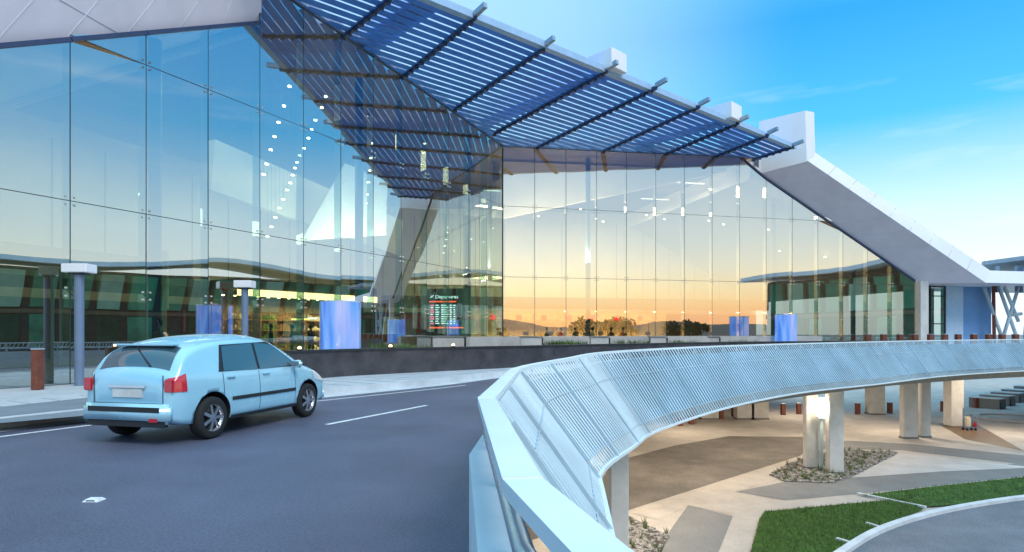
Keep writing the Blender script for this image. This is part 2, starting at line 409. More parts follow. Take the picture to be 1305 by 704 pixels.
# screen panels
def face_pt(s, f, off=0):
    p, n, d, h, fl, e = bar_at(s)
    a = Vector((p.x, p.y, EZ - h - .05)) + n * CW; b = Vector((p.x, p.y, EZ - e)) + n * (CW + fl)
    q = a + (b - a) * f
    if off:
        ax = (b - a).normalized(); nn = d.cross(ax).normalized()
        if nn.dot(n) < 0: nn = -nn
        q = q + nn * off
    return q
PANEL = 2.2; s0 = .3; idx = 0
while s0 + .4 < LEN:
    s1 = min(s0 + PANEL, LEN - .05)
    mb = MB(); n = 12
    # pressed ribs
    for k in range(n):
        c = s0 + (k + .5) * (s1 - s0) / n; hw = .027
        wv = .017
        st = 0.0 if k % 1 == 0 else .1
        A = [face_pt(c - hw, st, .006), face_pt(c + hw, st, .006), face_pt(c + hw, 1, .006), face_pt(c - hw, 1, .006)]
        B = [face_pt(c - hw * .55, st, .006 + wv), face_pt(c + hw * .55, st, .006 + wv), face_pt(c + hw * .55, 1, .006 + wv), face_pt(c - hw * .55, 1, .006 + wv)]
        mb.raw(A + B, [(4, 5, 6, 7), (0, 1, 5, 4), (1, 2, 6, 5), (2, 3, 7, 6), (3, 0, 4, 7), (3, 2, 1, 0)])
    # backing sheet with gap at top and foot
    mb.cur = 1
    m_ = 4
    for k in range(m_):
        a = s0 + .01 + k * (s1 - s0 - .02) / m_; b = s0 + .01 + (k + 1) * (s1 - s0 - .02) / m_
        A = [face_pt(a, .10, 0), face_pt(b, .10, 0), face_pt(b, .86, 0), face_pt(a, .86, 0)]
        B = [face_pt(a, .10, -.006), face_pt(b, .10, -.006), face_pt(b, .86, -.006), face_pt(a, .86, -.006)]
        mb.raw(A + B, [(0, 1, 2, 3), (7, 6, 5, 4), (0, 4, 5, 1), (1, 5, 6, 2), (2, 6, 7, 3), (3, 7, 4, 0)])
    mb.cur = 0
    for f in (.30, .86):
        for k in range(m_):
            a = s0 + .01 + k * (s1 - s0 - .02) / m_; b = s0 + .01 + (k + 1) * (s1 - s0 - .02) / m_
            mb.bar(face_pt(a, f, .024), face_pt(b, f, .024), .012, .012)
    mb.build('screen_panel', [M['steel_light'], M['screen']], barrier)
    # deep seam rib
    mb = MB(); mb.bar(face_pt(s0, 0, .03), face_pt(s0, 1.0, .03), .02, .04, up=bar_at(s0)[1]); mb.build('seam_rib', M['steel_light'], barrier)
    s0 += PANEL; idx += 1
mb = MB()
for i in range(len(ss) - 1):
    mb.bar(face_pt(ss[i], 1.0, .02), face_pt(ss[i + 1], 1.0, .02), .05, .05)
mb.build('bottom_rail', M['steel_cap'], barrier)

# --- kerb and parapet lines
KERB = [(-17, -6), (-13.2, 2), (-9.6, 7.6), (-8.4, 10.2), (-7.3, 12.2), (-4.6, 15.7), (-2.3, 19.0), (-.7, 22.0), (3.0, 26.6), (9.5, 32), (17.5, 37), (26, 41.2), (34, 44), (60, 50)]
PAR = [(-6.5, 18.2), (-5.05, 20.6), (-.4, 24.9), (4.9, 30.3), (14.2, 37.8), (22.6, 41.6), (30, 44.4)]
def smooth_line(pts, n=5):
    o = []
    for i in range(len(pts) - 1):
        a = pts[max(i - 1, 0)]; b = pts[i]; c = pts[i + 1]; d = pts[min(i + 2, len(pts) - 1)]
        for k in range(n): o.append(catmull(a, b, c, d, k / n))
    o.append(tuple(pts[-1])); return o
KS = smooth_line(KERB)
# ground sheets
mb = MB(); mb.poly([(-3000, -3000, GL - .03), (3000, -3000, GL - .03), (3000, 3000, GL - .03), (-3000, 3000, GL - .03)])
struct(mb.build('ground', M['ground']))
mb = MB(); mb.poly([(-10, 4, GL), (70, 4, GL), (90, 110, GL), (-30, 110, GL)]); struct(mb.build('plaza_paving', M['paving_low']))

# elevated road slab
bl = [sec(s, -.02, 0) for s in ss if s > 0]
road_poly = [(v.x, v.y) for v in bl] + [(60, 52)] + [(x + .02, y) for x, y in KS[::-1]]
# widen under path: slab shares one polygon with path (path lies on top)
mb = MB()
KI = [(a[0], a[1]) for a in KS]
mb.prism(road_poly, -.68, 0)
struct(mb.build('road', M['asphalt']))
# footpath and terrace up to the hall walls
path_poly = KI + [(60, 58), (36, 54)] + [(PR(36, 0).x, PR(36, 0).y), (PR(0, 0).x, PR(0, 0).y)] + [(PL(-44).x, PL(-44).y)] + [(-40, -8)]
mb = MB(); mb.prism(path_poly, -.68, .148); struct(mb.build('footpath', M['paving']))
# kerb stones
mb = MB()
for i in range(len(KI) - 1):
    a = Vector((*KI[i], .02)); b = Vector((*KI[i + 1], .02))
    mb.bar(a + Vector((0, 0, .06)), b + Vector((0, 0, .06)), .18, .17)
struct(mb.build('kerb', M['kerb']))
# channel gutter strip
mb = MB()
def offset_line(pts, o):
    r = []
    for i, p in enumerate(pts):
        a = Vector(pts[max(i - 1, 0)]); b = Vector(pts[min(i + 1, len(pts) - 1)]); d = (b - a).normalized(); r.append(Vector(p) + Vector((d.y, -d.x)) * o)
    return r
g0 = offset_line(KI, .09); g1 = offset_line(KI, .55)
for i in range(len(g0) - 1):
    mb.poly([(*g0[i], .004), (*g1[i], .004), (*g1[i + 1], .004), (*g0[i + 1], .004)])
struct(mb.build('gutter', M['kerb']))
# edge line
mb = MB()
e0 = offset_line(KI, 1.02); e1 = offset_line(KI, 1.12)
for i in range(len(e0) - 1):
    if KI[i][1] < 19: mb.poly([(*e0[i], .005), (*e1[i], .005), (*e1[i + 1], .005), (*e0[i + 1], .005)])
struct(mb.build('edge_line', M['paint']))
# centre dashes
mb = MB()
c0 = [(-6.9, 2.2), (-6.2, 4.2), (-4.75, 7.0), (-3.14, 10.5), (-1.83, 13.3), (0.3, 17.2)]
a = Vector((-3.14, 10.5)); b = Vector((-1.83, 13.3)); d = (b - a).normalized(); n = Vector((d.y, -d.x)) * .055
mb.poly([(*(a - n), .005), (*(a + n), .005), (*(b + n), .005), (*(b - n), .005)])
struct(mb.build('lane_dash', M['paint']))
# grey paved bay on footpath
z = .153
mb = MB(); q = [U(-40, 523, z), U(112, 507, z), U(129, 528, z), U(-40, 543, z)]; mb.poly(q); struct(mb.build('paved_bay', M['slab_grey']))
# path joints
mb = MB()
for i in range(0, len(KI) - 1):
    if 4 < KI[i][1] < 36:
        a = Vector(KI[i]); nrm = (Vector(KI[i + 1]) - Vector(KI[i])).normalized(); nn = Vector((-nrm.y, nrm.x))
        mb.bar((*(a + nn * .1), .150), (*(a + nn * 3.0), .150), .012, .004)
struct(mb.build('path_joints', M['slab_grey']))
# road stud
t = thing('road_stud', 'small white raised road marker lying on the empty dark asphalt', 'road marker', tuple(U(120, 638, 0)))
mb = MB(); mb.raw([(-.075, -.06, 0), (.075, -.06, 0), (.075, .06, 0), (-.075, .06, 0), (-.05, -.035, .022), (.05, -.035, .022), (.05, .035, .022), (-.05, .035, .022)],
                  [(3, 2, 1, 0), (4, 5, 6, 7), (0, 1, 5, 4), (1, 2, 6, 5), (2, 3, 7, 6), (3, 0, 4, 7)]); mb.build('stud_body', M['paint'], t)
mb = MB(); mb.box((0, -.052, .012), (.08, .01, .012)); mb.build('reflector', M['tube'], t)

# parapet wall
par = thing('parapet_wall', 'low dark polished parapet wall with black coping between footpath and terminal terrace', 'wall')
PS = smooth_line(PAR, 5)
mb = MB(); cp = MB()
def ribbon(mb, pts, o0, o1, z0, z1):
    A = offset_line(pts, o0); B = offset_line(pts, o1); vs = []; fs = []
    for a, b in zip(A, B): vs += [(*a, z0), (*b, z0), (*b, z1), (*a, z1)]
    for i in range(len(A) - 1):
        for j in range(4):
            jj = (j + 1) % 4; fs.append((i * 4 + j, i * 4 + jj, i * 4 + 4 + jj, i * 4 + 4 + j))
    fs.append((3, 2, 1, 0)); k = (len(A) - 1) * 4; fs.append((k, k + 1, k + 2, k + 3))
    mb.raw(vs, fs)
ribbon(mb, PS, .0, -.22, .148, .97); mb.build('wall_body', M['parapet'], par)
ribbon(cp, PS, .04, -.26, .972, 1.04); cp.build('coping', M['coping'], par)
lampm = emis('warm_lamp', (1, .62, .25), 9)
for i, (px, py, w_) in enumerate([(382, 447, 'left of the large blue light box'), (498, 446, 'right of the large blue light box'), (577, 445, 'in front of the departures board')]):
    # uplights on the coping
    best = min(range(len(PS)), key=lambda k: abs(CX + F * PS[k][0] / PS[k][1] - px)); 
    A_ = Vector(PS[best]); B_ = Vector(PS[min(best + 1, len(PS) - 1)])
    x = A_
    for tt in range(21):
        c = A_ + (B_ - A_) * tt / 20
        if abs(CX + F * c.x / c.y - px) < abs(CX + F * x.x / x.y - px): x = c
    t = thing('wall_lamp', 'small glowing orange lamp on the parapet coping, ' + w_, 'lamp', (x.x, x.y, 1.04), group='lamps on the parapet')
    mb = MB(); mb.lathe([(0, 0), (.07, 0), (.075, .03), (.05, .05), (0, .05)], 12); mb.build('lamp_base', M['dark'], t)
    mb = MB(); mb.lathe([(.0, .05), (.055, .05), (.05, .09), (.025, .115), (0, .12)], 12); mb.build('lamp_lens', lampm, t)

# ------------------------------------------------------------------ terminal building
hall = thing('terminal_building', 'large glazed airport terminal hall with folded white roof and blue louvred sunshade', 'building', (0, 0, 0))
def pane(mb, a, b, z0a, z0b, z1a, z1b, n, th=.02):
    """quad pane between plan points a,b with outer face material 0, others 1"""
    n = Vector(n); o = n * (th / 2)
    A = [Vector((a.x, a.y, z0a)), Vector((b.x, b.y, z0b)), Vector((b.x, b.y, z1b)), Vector((a.x, a.y, z1a))]
    r_ = random.Random(int(a.x * 977 + a.y * 131 + z0a * 53)); w1, w2, w3 = [r_.uniform(-.006, .006) for _ in range(3)]
    A = [A[0] + n * w1, A[1] + n * w2, A[2] + n * (w2 + w3 - w1 * .3), A[3] + n * (w1 + w3 - w1 * .3)]
    fr = [v + o for v in A]; bk = [v - o for v in A]
    mb.cur = 0; mb.poly(fr); mb.cur = 1; mb.poly(bk[::-1])
Z0, ZJ1, ZB, ZA = .15, 2.69, 5.20, 9.77
def topL(s):   # glass head on the left wall
    if s < -19.26: return 11.5 + 1.55 + (s + 19.0) * .52
    y = (P0 + DL * s); return cz(y.x, y.y) - .02
def topR(s):
    if s > 18.7: return 11.35 + 1.5 - (s - 18.7) * .55
    y = (P0 + DR * s); return min(cz(y.x, y.y) - .02, EZ + 12.05 + .43 * s / 18.7 )
gap = .012
def bay(PF, s0, s1, top, n, gm, finlen):
    th = [Z0, ZB, ZA, 99]
    a = PF(s0 + gap); b = PF(s1 - gap)
    mb = MB()
    for k in range(3):
        lo = th[k] + (gap if k else 0)
        ha = min(th[k + 1] - gap, top(s0 + .02)); hb = min(th[k + 1] - gap, top(s1 - .02))
        if ha <= lo and hb <= lo: continue
        pane(mb, a, b, lo, lo, max(ha, lo), max(hb, lo), n)
    o = mb.build('glass_panel', [gm, M['glass_back']], hall)
    # structural fin behind joint at s0
    f = MB(); p = PF(s0); t0 = top(s0)
    q = p - Vector(n) * .03; r = p - Vector(n) * (.03 + finlen)
    f.poly([(q.x, q.y, Z0), (r.x, r.y, Z0), (r.x, r.y, t0 - .05), (q.x, q.y, t0 - .05)]); f.build('glass_fin', M['glass_fin'], o)
    # silicone joint + transoms
    j = MB(); j.bar((p.x, p.y, Z0), (p.x, p.y, t0), .028, .022, up=n)
    for zz in (ZB, ZA):
        za, zb_ = zz, zz
        if top(s0) > zz or top(s1) > zz:
            A = PF(s0, 0, zz); B = PF(s1, 0, zz); j.bar(A, B, .02, .022)
    j.build('joint', M['mullion'], o)
    for zz in (ZJ1, ZB, ZA):
        if t0 < zz + .2: continue
        sf = MB()
        for dx in (-.11, .11):
            for dz in (-.11, .11):
                c = PF(s0 + dx, .03, zz + dz)
                sf.box(c, (.05, .05, .05))
        for dx in (-1, 1):
            sf.bar(PF(s0 + dx * .11, -.05, zz - dx * .11), PF(s0 - dx * .11, -.05, zz + dx * .11), .025, .025)
        sf.build('spider_fitting', M['fitting'], o)
for k in range(17): bay(PL, -PW * (k + 1), -PW * k, topL, NL, M['glass_l'], .35)
for k in range(15): bay(PR, PW * k, PW * (k + 1), topR, NR, M['glass_r'], .35)
# corner post & head trims & base
mb = MB(); c = P0.copy(); mb.bar((c.x, c.y, Z0), (c.x, c.y, 13.5), .09, .09); mb.build('corner_post', M['mullion'], hall)
for PF, lst, top in ((PL, [-PW * k for k in range(10)], topL), (PL, [-PW * k for k in range(9, 18)], topL), (PR, [PW * k for k in range(16)], topR)):
    mb = MB()
    for a, b in zip(lst[:-1], lst[1:]):
        a, b = min(a, b) + .01, max(a, b) - .01; mb.bar(PF(a, .02, top(a) + .06), PF(b, .02, top(b) + .06), .14, .12)
    mb.build('head_trim', M['rib'], hall)
mb = MB(); mb.bar(PL(-36.4, 0, .09), PL(0, 0, .09), .12, .12 + .02); mb.bar(PR(0, 0, .09), PR(32.3, 0, .09), .12, .14); mb.build('base_trim', M['mullion'], hall)
# hall shell
D = 22
back = [PL(-44, -.0), PL(0), PR(33.4), PR(33.4, -D), Vector((-15.55, 59.1, 0)), PL(-44, -D)]
mb = MB(); mb.prism([(v.x, v.y) for v in back], .15, .17); mb.build('hall_floor', M['hall_floor'], hall)
bw = MB(); dk = MB()
W1 = PR(33.4, -D); W2 = Vector((-15.55, 59.1, 0)); W3 = PL(-44, -D); W0 = PR(33.4, -.3)
def wall(mb, a, b, z0, z1, th=.3):
    mb.bar(Vector((a.x, a.y, (z0 + z1) / 2)), Vector((b.x, b.y, (z0 + z1) / 2)), th, z1 - z0)
wall(bw, W1, W2, 3.6, 14.2); wall(bw, W2, W3, 3.6, 14.2); bw.build('back_wall', M['cream'], hall)
wall(dk, W1, W2, .15, 3.59, .5); wall(dk, W2, W3, .15, 3.59, .5); dk.build('lower_back_wall', M['bronze'], hall)
# vertical dark joints on the upper wall
mb = MB()
for a, b in ((W1, W2), (W2, W3)):
    L = (b - a).length; d = (b - a).normalized(); n = Vector((d.y, -d.x, 0))
    if n.dot(Vector((0, 30, 0)) - a) < 0: n = -n
    k = 1.5
    while k < L:
        p = a + d * k + n * .17; mb.bar((p.x, p.y, 4.2), (p.x, p.y, 13.0), .06, .05); k += 3.0
mb.build('wall_joint', M['bronze'], hall)
# balcony / mezzanine fascia along back
mb = MB()
mb.bar((W2.x + 3.5, W2.y - 1.8, 4.5), (W1.x, W1.y - 3.4, 4.5), .4, 1.1); mb.bar((W2.x + 1.6, W2.y - 3.2, 4.5), (W3.x + 3.5, W3.y - 1.5, 4.5), .4, 1.1)
mb.build('mezzanine_band', M['bronze'], hall)
# roof: flat centre, sloping wings (solid plates)
def plate(pts_low, th, name, m, m2=None):
    """pts_low: list of Vectors (underside) ; solid plate"""
    mb = MB(); n = len(pts_low); top = [p + Vector((0, 0, th)) for p in pts_low]
    vs = list(pts_low) + top
    mb.cur = 0; mb.raw(vs, [tuple(range(n))])
    mb.cur = 1 if m2 else 0
    mb.raw(vs, [tuple(reversed(range(n, 2 * n)))] + [(i, n + i, n + (i + 1) % n, (i + 1) % n) for i in range(n)])
    return mb.build(name, [m, m2] if m2 else m, hall)
ZR = 13.72
zl = lambda s: topL(s) + .14
zr = lambda s: topR(s) + .14
plate([PR(0, 0, ZR), PR(18.4, 0, ZR + .35), PR(18.4, -D, ZR + .35), Vector((-15.55, 59.1, ZR)), PL(-19.2, -D, ZR + .3), PL(-19.2, 0, ZR + .85)], .5, 'flat_roof', mat('timber_ceiling', (.15, .095, .05), .6, var=.2), M['roof'])
plate([PR(18.4, -.1, zr(18.8)), PR(33.4, -.1, zr(33.4)), PR(33.4, -D, zr(33.4)), PR(18.4, -D, zr(18.8))], .6, 'sloping_roof', M['ceiling'], M['white_clad'])
plate([PL(-19.2, -.1, zl(-19.3)), PL(-19.2, -D, zl(-19.3)), PL(-36, -D, zl(-36)), PL(-36, -.1, zl(-36))], .6, 'sloping_roof', M['ceiling'], M['white_clad'])
plate([PR(18.1, -.2, 12.6), PR(18.4, -.2, 12.6), PR(18.4, -D, 12.6), PR(18.1, -D, 12.6)], 1.6, 'gable_wall', M['ceiling'], M['white_clad'])
plate([PL(-19.5, -.2, 12.6), PL(-19.2, -.2, 12.6), PL(-19.2, -D, 12.6), PL(-19.5, -D, 12.6)], 2.2, 'gable_wall', M['ceiling'], M['white_clad'])
# --- right folded white beam: soffit, fascia, end fin
def SP(px, py, t):
    """point on the vertical sheet t metres outside the right wall seen at a photograph position"""
    k = (px - CX) / F; ax = P0.x + NR.x * t; ay = P0.y + NR.y * t
    s_ = (k * ay - ax) / (DR.x - k * DR.y); p = PR(s_, t); p.z = EZ + (HY - py) / F * p.y
    return p
def beam_right():
    T_ = 1.8
    A = SP(967, 222.0, -.12); D_ = SP(1173, 361.8, -.12); B = SP(1028.4, 204.5, T_); C = SP(1256, 360.5, T_)
    Bt = SP(1039, 194.8, T_ - .25); Ct = SP(1262, 345, T_ - .25)
    E = C + DR * 24; Et = E + (Ct - C); 
    inner = NR * -7
    mb = MB(); mb.poly([A, D_, C, B])
    D2 = D_ + DR * 26; mb.poly([D_, D2, E, C])
    mb.cur = 1
    mb.poly([B, C, Ct, Bt]); mb.poly([C, E, Et, Ct])
    At = A + Vector((0, 0, 1.4)); Di = D_ + Vector((0, 0, 1.1)) + inner
    mb.poly([Bt, Ct, Di, At + inner]); mb.poly([Ct, Et, Et + inner, Di]); mb.poly([A, B, Bt, At]); mb.poly([At, Bt, At + inner])
    mb.poly([D_, D_ + inner, D2 + inner, D2]); mb.poly([E, D2, D2 + inner, Et + inner, Et])
    mb.build('roof_beam', [M['soffit'], M['white_clad']], hall)
    q = [SP(967.0, 222, -.15), SP(1028.2, 206, T_ + .01), SP(1039, 196.5, T_ - .1), SP(982, 214, -.9)]
    tp = [SP(967.5, 154.8, -.15), SP(1026, 141.2, T_ + .01), SP(1037.5, 143.2, T_ - .1), SP(980, 156, -.9)]
    m = MB(); m.raw(q + tp, [(3, 2, 1, 0), (4, 5, 6, 7), (0, 1, 5, 4), (1, 2, 6, 5), (2, 3, 7, 6), (3, 0, 4, 7)])
    m.build('roof_fin', M['white_clad'], hall)
    # pale lower edge of the beam end
    m = MB(); e_ = (B - A); m.raw([A + NR * .02, B + NR * .02, B + Vector((0, 0, .95)) + NR * .02, A + Vector((0, 0, .75)) + NR * .02, A + NR * .3 + DR * .3, B + DR * .3, B + Vector((0, 0, .95)) + DR * .3, A + Vector((0, 0, .75)) + DR * .3],
        [(0, 1, 2, 3), (7, 6, 5, 4), (0, 4, 5, 1), (1, 5, 6, 2), (2, 6, 7, 3), (3, 7, 4, 0)])
    for k in range(1, 9):
        f = k / 9; nn = (B - A).cross(D_ - A).normalized()
        if nn.z > 0: nn = -nn
        m = MB(); m.bar(A.lerp(D_, f) + nn * .004, B.lerp(C, f) + nn * .004, .018, .008, up=nn)
        m.build('panel_joint', M['joint_light'], hall)
        n2 = (C - B).cross(Bt - B).normalized()
        if n2.y > 0: n2 = -n2
        m = MB(); m.bar(B.lerp(C, f) + n2 * .003, Bt.lerp(Ct, f) + n2 * .003, .02, .006, up=n2); m.build('panel_joint', M['joint'], hall)
beam_right()
# --- left folded roof edge
A = PL(-19.05, -.15, EZ + 11.5); B_ = A + Vector((.37, -.93, 0)) * 1.9 + Vector((0, 0, 3.0))
C_ = PL(-46, -.15, EZ + 11.5 - 27 * .52); 
D_ = C_ + Vector((.37, -.93, 0)) * 1.9 + Vector((0, 0, 3.0))
mb = MB(); up = Vector((0, 0, 1.0)); mb.poly([A, B_, D_, C_]); mb.cur = 1
mb.poly([A + up, C_ + up, D_ + up, B_ + up]); mb.poly([A, A + up, B_ + up, B_]); mb.poly([B_, B_ + up, D_ + up, D_])
mb.build('roof_beam', [M['soffit'], M['white_clad']], hall)
nn = (B_ - A).cross(C_ - A).normalized()
if nn.z > 0: nn = -nn
for k in range(1, 16):
    a = A.lerp(C_, k / 16) + nn * .005; b = B_.lerp(D_, max(0, k / 16 - .14)) + nn * .005
    mb = MB(); mb.bar(a, b, .016, .008, up=nn); mb.build('panel_joint', M['joint_light'], hall)
    if k % 3 == 0:
        b = B_.lerp(D_, min(1, k / 16 + .2)) + nn * .004; mb = MB(); mb.bar(a, b, .012, .008, up=nn); mb.build('panel_joint', M['joint'], hall)
# end column right
mb = MB(); a = PR(32.75, -.05, 0); mb.bar((a.x, a.y, .15), (a.x, a.y, EZ + 4.0), .75, .6, up=NR); mb.build('end_column', M['col_conc'], hall, bevel=.02)
# glazed link + walls to the right of the end column
lk = MB(); fr = MB()
for k in range(2):
    a = PR(33.3 + k * 1.45, -1.2); b = PR(33.3 + (k + 1) * 1.45, -1.2)
    pane(lk, a, b, .2, .2, 5.2, 5.2, NR)
    for s_ in (33.3 + k * 1.45, 33.3 + (k + 1) * 1.45): p = PR(s_, -1.17); fr.bar((p.x, p.y, .15), (p.x, p.y, 5.3), .1, .1, up=NR)
    for z_ in (.2, 2.3, 4.5, 5.25): fr.bar(PR(33.3 + k * 1.45, -1.16, z_), PR(33.3 + (k + 1) * 1.45, -1.16, z_), .08, .08)
pf = MB(); pf.bar(PR(33.3, -2.2, 2.7), PR(36.2, -2.2, 2.7), .1, 5.0)
pf.build('link_screen', mat('frosted', (.45, .55, .45), .5), hall)
lk.build('link_glass', [M['glass_plain'], M['glass_back']], hall); fr.build('link_frame', M['mullion'], hall)
mb = MB(); mb.bar(PR(36.3, -1.5, 2.75), PR(38.2, -1.5, 2.75), .3, 5.2); mb.build('pale_wall', M['blue_wall_pale'], hall)
mb = MB(); mb.bar(PR(38.25, -1.9, 2.75), PR(41.5, -1.9, 2.75), .3, 5.2); mb.build('blue_wall', M['blue_wall'], hall)

# --- sunshade canopy
T0 = UC(548, 3); T1 = UC(1012, 190)
TD = (T1 - T0).normalized()
T00 = T0 - TD * 9.6      # towards camera, beyond frame
def onC(p): return Vector((p.x, p.y, cz(p.x, p.y)))
# region below/behind top edge up to the two walls
# canopy part (an edge beam) that parents blades and ribs
edge = MB(); edge.bar(T00 + Vector((0, 0, .12)), T1 + Vector((0, 0, .12)), .34, .30)
canopy = edge.build('sunshade', M['blade_edge'], hall)
perp = Vector((-TD.y, TD.x, 0)).normalized()   # inward
def wall_hit(p, d, which):
    # intersect plan ray p+t*d with wall line; returns t
    if which == 'L': n = NL
    else: n = NR
    q = P0 - p
    den = d.dot(n)
    return q.dot(n) / den if abs(den) > 1e-6 else None
d2 = Vector((TD.x, TD.y, 0)).normalized()
nb = 26; step = .47
Rend = PR(18.2, 0.15)
for k in range(nb):
    base = T1 + perp * (.28 + k * step)
    # forward extent: limited by the line T1 -> Rend
    e = Vector((Rend.x - T1.x, Rend.y - T1.y)); 
    p2 = Vector((base.x, base.y))
    # find start point: intersection of blade line with T1-Rend
    def isect(p, d, a, b):
        e = b - a; den = d.x * e.y - d.y * e.x
        if abs(den) < 1e-9: return None, None
        q = a - p; t = (q.x * e.y - q.y * e.x) / den; u = (q.x * d.y - q.y * d.x) / den
        return t, u
    dd = Vector((-d2.x, -d2.y))
    t_end, u = isect(p2, dd, Vector((T1.x, T1.y)), Vector((Rend.x, Rend.y)))
    if t_end is None: continue
    if u < 0 or u > 1:
        # past the tip edge: starts at the right wall
        t_end, _ = isect(p2, dd, Vector(PR(0).xy), Vector(PR(18.3).xy))
    # left end: on the left wall
    t_l, ul = isect(p2, dd, Vector(PL(-25, .12).xy), Vector(PL(0, .12).xy))
    if t_l is None or t_l <= t_end + .3: continue
    a = p2 + dd * t_end; b = p2 + dd * t_l
    A = onC(Vector((a.x, a.y, 0))); Bq = onC(Vector((b.x, b.y, 0)))
    mb = MB(); 
    # aerofoil-like tilted blade
    axis = (Bq - A).normalized(); ang = R(-2)
    upv = Vector((0, 0, 1)); side = perp
    wv = side * math.cos(ang) * .205 + upv * math.sin(ang) * .205
    nv = (side * -math.sin(ang) + upv * math.cos(ang))
    sec4 = [-wv, -wv * .4 + nv * .028, wv * .4 + nv * .03, wv, wv * .4 - nv * .008, -wv * .4 - nv * .012]
    vs = [A + q for q in sec4] + [Bq + q for q in sec4]; n6 = 6
    mb.raw(vs, [tuple(range(6)), tuple(reversed(range(6, 12)))] + [(i, 6 + i, 6 + (i + 1) % 6, (i + 1) % 6) for i in range(6)])
    mb.build('blade', M['blade'], canopy)
# ribs
ribs_px = [((443, 42), (500, -5)), ((516, 95), (605, 22)), ((585, 135), (692, 62)), ((635, 167), (772, 91)), ((690, 185), (835, 112)), ((774, 190), (890, 136)), ((855, 193), (940, 157)), ((912, 199), (978, 172)), ((966, 201), (1010, 187))]
for (a, b) in ribs_px:
    A = UC(*a); Bq = UC(*b); d = (Bq - A).normalized()
    # rib hangs just over the blades and runs past edge
    # start at wall
    nL = A - d * .4; 
    mb = MB(); mb.bar(nL + Vector((0, 0, -.02)), Bq + d * .1 + Vector((0, 0, -.02)), .10, .22); 
    s = 0
    L = (Bq - nL).length
    k = 0
    while s < L:
        p = nL + d * s; mb.box(p + Vector((0, 0, -.12)), (.24, .16, .1)); s += .49; k += 1
    r = mb.build('rib', M['rib'], canopy)
    mb = MB(); mb.bar(Bq + d * .05 + Vector((0, 0, .10)), Bq + d * .75 + Vector((0, 0, .14)), .18, .22); mb.build('rib_tip', M['rib_tip'], r)
# white roof outriggers that rise over the sunshade
for (px, py, wd) in ((541, 0, 1.3), (781, 84, 1.25), (931, 146, 1.3)):
    E = UC(px, py + 10); dirn = -(SUN_DIR * 0) + Vector((-.69, .725, 0))
    A = E + Vector((0, 0, .55)) + Vector((.69, -.725, 0)) * .4
    Bq = A + Vector((-.69, .725, 0)) * 11.5; Bq.z = 14.9
    mb = MB(); mb.bar(A, Bq, wd, .95); mb.build('roof_outrigger', M['white_clad'], hall, bevel=.02)
p = PR(17.5, -1.2, 0); mb = MB(); mb.box((p.x - .1, p.y, EZ + 14.3), (1.3, 2, 1.2)); mb.build('roof_plant_box', M['blue_wall'], hall)

# interior columns
for k, s_ in enumerate((-12.3, -2.2, -22.4, -32.5)):
    p = PL(s_, -1.3); zt = min(13.7, topL(s_)); mb = MB(); mb.tube([(p.x, p.y, .17), (p.x, p.y, zt)], .2, 18); mb.build('steel_column', M['column_blue'], hall, smooth=True)
for s_ in (6.4, 13.6, 21.0, 28.0):
    p = PR(s_, -1.6); zt = min(13.7, topR(s_)); mb = MB(); mb.tube([(p.x, p.y, .17), (p.x, p.y, zt)], .17, 18); mb.build('steel_column', M['column_blue'], hall, smooth=True)
# inner floating cream bulkheads
mb = MB(); mb.bar(PL(-14.5, -9, 10.0), PL(1, -9, 8.4), .5, 2.6); mb.build('bulkhead', M['cream'], hall)
mb = MB(); mb.bar(PL(-36, -14, 4.9), PL(-12, -14, 4.9), .5, 1.4); mb.build('bulkhead', M['ceiling'], hall)
# white panel added in the shape of the bright glow behind the corner
q = [UY(*p_, 35) for p_ in ((440, 208), (494, 232), (492, 300), (384, 307))]
mb = MB(); mb.raw(q + [v + Vector((-.2, .4, .05)) for v in q], [(0, 1, 2, 3), (7, 6, 5, 4), (0, 4, 5, 1), (1, 5, 6, 2), (2, 6, 7, 3), (3, 7, 4, 0)]); mb.build('glow_shape_panel', M['white_clad'], hall)
pc = UY(440, 330, 33.2); arealight('panel_fill_light', pc, 420, (1, .86, .66), 3, .4, (R(165), 0, 0))  # lamp added only to brighten the white panel, without a fitting
# folded cream bulkhead behind the right glass
q = [PR(.6, -3.2, EZ + 8.0), PR(18.2, -3.2, EZ + 12.35), PR(18.2, -3.2, EZ + 12.4), PR(.6, -3.2, EZ + 12.0)]
mb = MB(); mb.raw(q + [v + NR * -.4 + Vector((0, 0, 0)) for v in q], [(0, 1, 2, 3), (7, 6, 5, 4), (0, 4, 5, 1), (1, 5, 6, 2), (2, 6, 7, 3), (3, 7, 4, 0)]); mb.build('bulkhead', M['cream'], hall)
arealight('bulkhead_fill_light', PR(5, -1.4, 6.5), 1000, (1, .84, .62), 8, .6, (R(150), 0, math.atan2(DR.y, DR.x)))  # unseen lamp added to brighten the cream bulkhead from below
# dark exit-style hanging blades near the ceiling
for k in range(5):
    p = UY(508 + 31 * k, 178 + 10 * k, 44); mb = MB(); mb.box(p, (.5, .25, 1.3)); mb.build('hanging_speaker', M['dark'], hall)
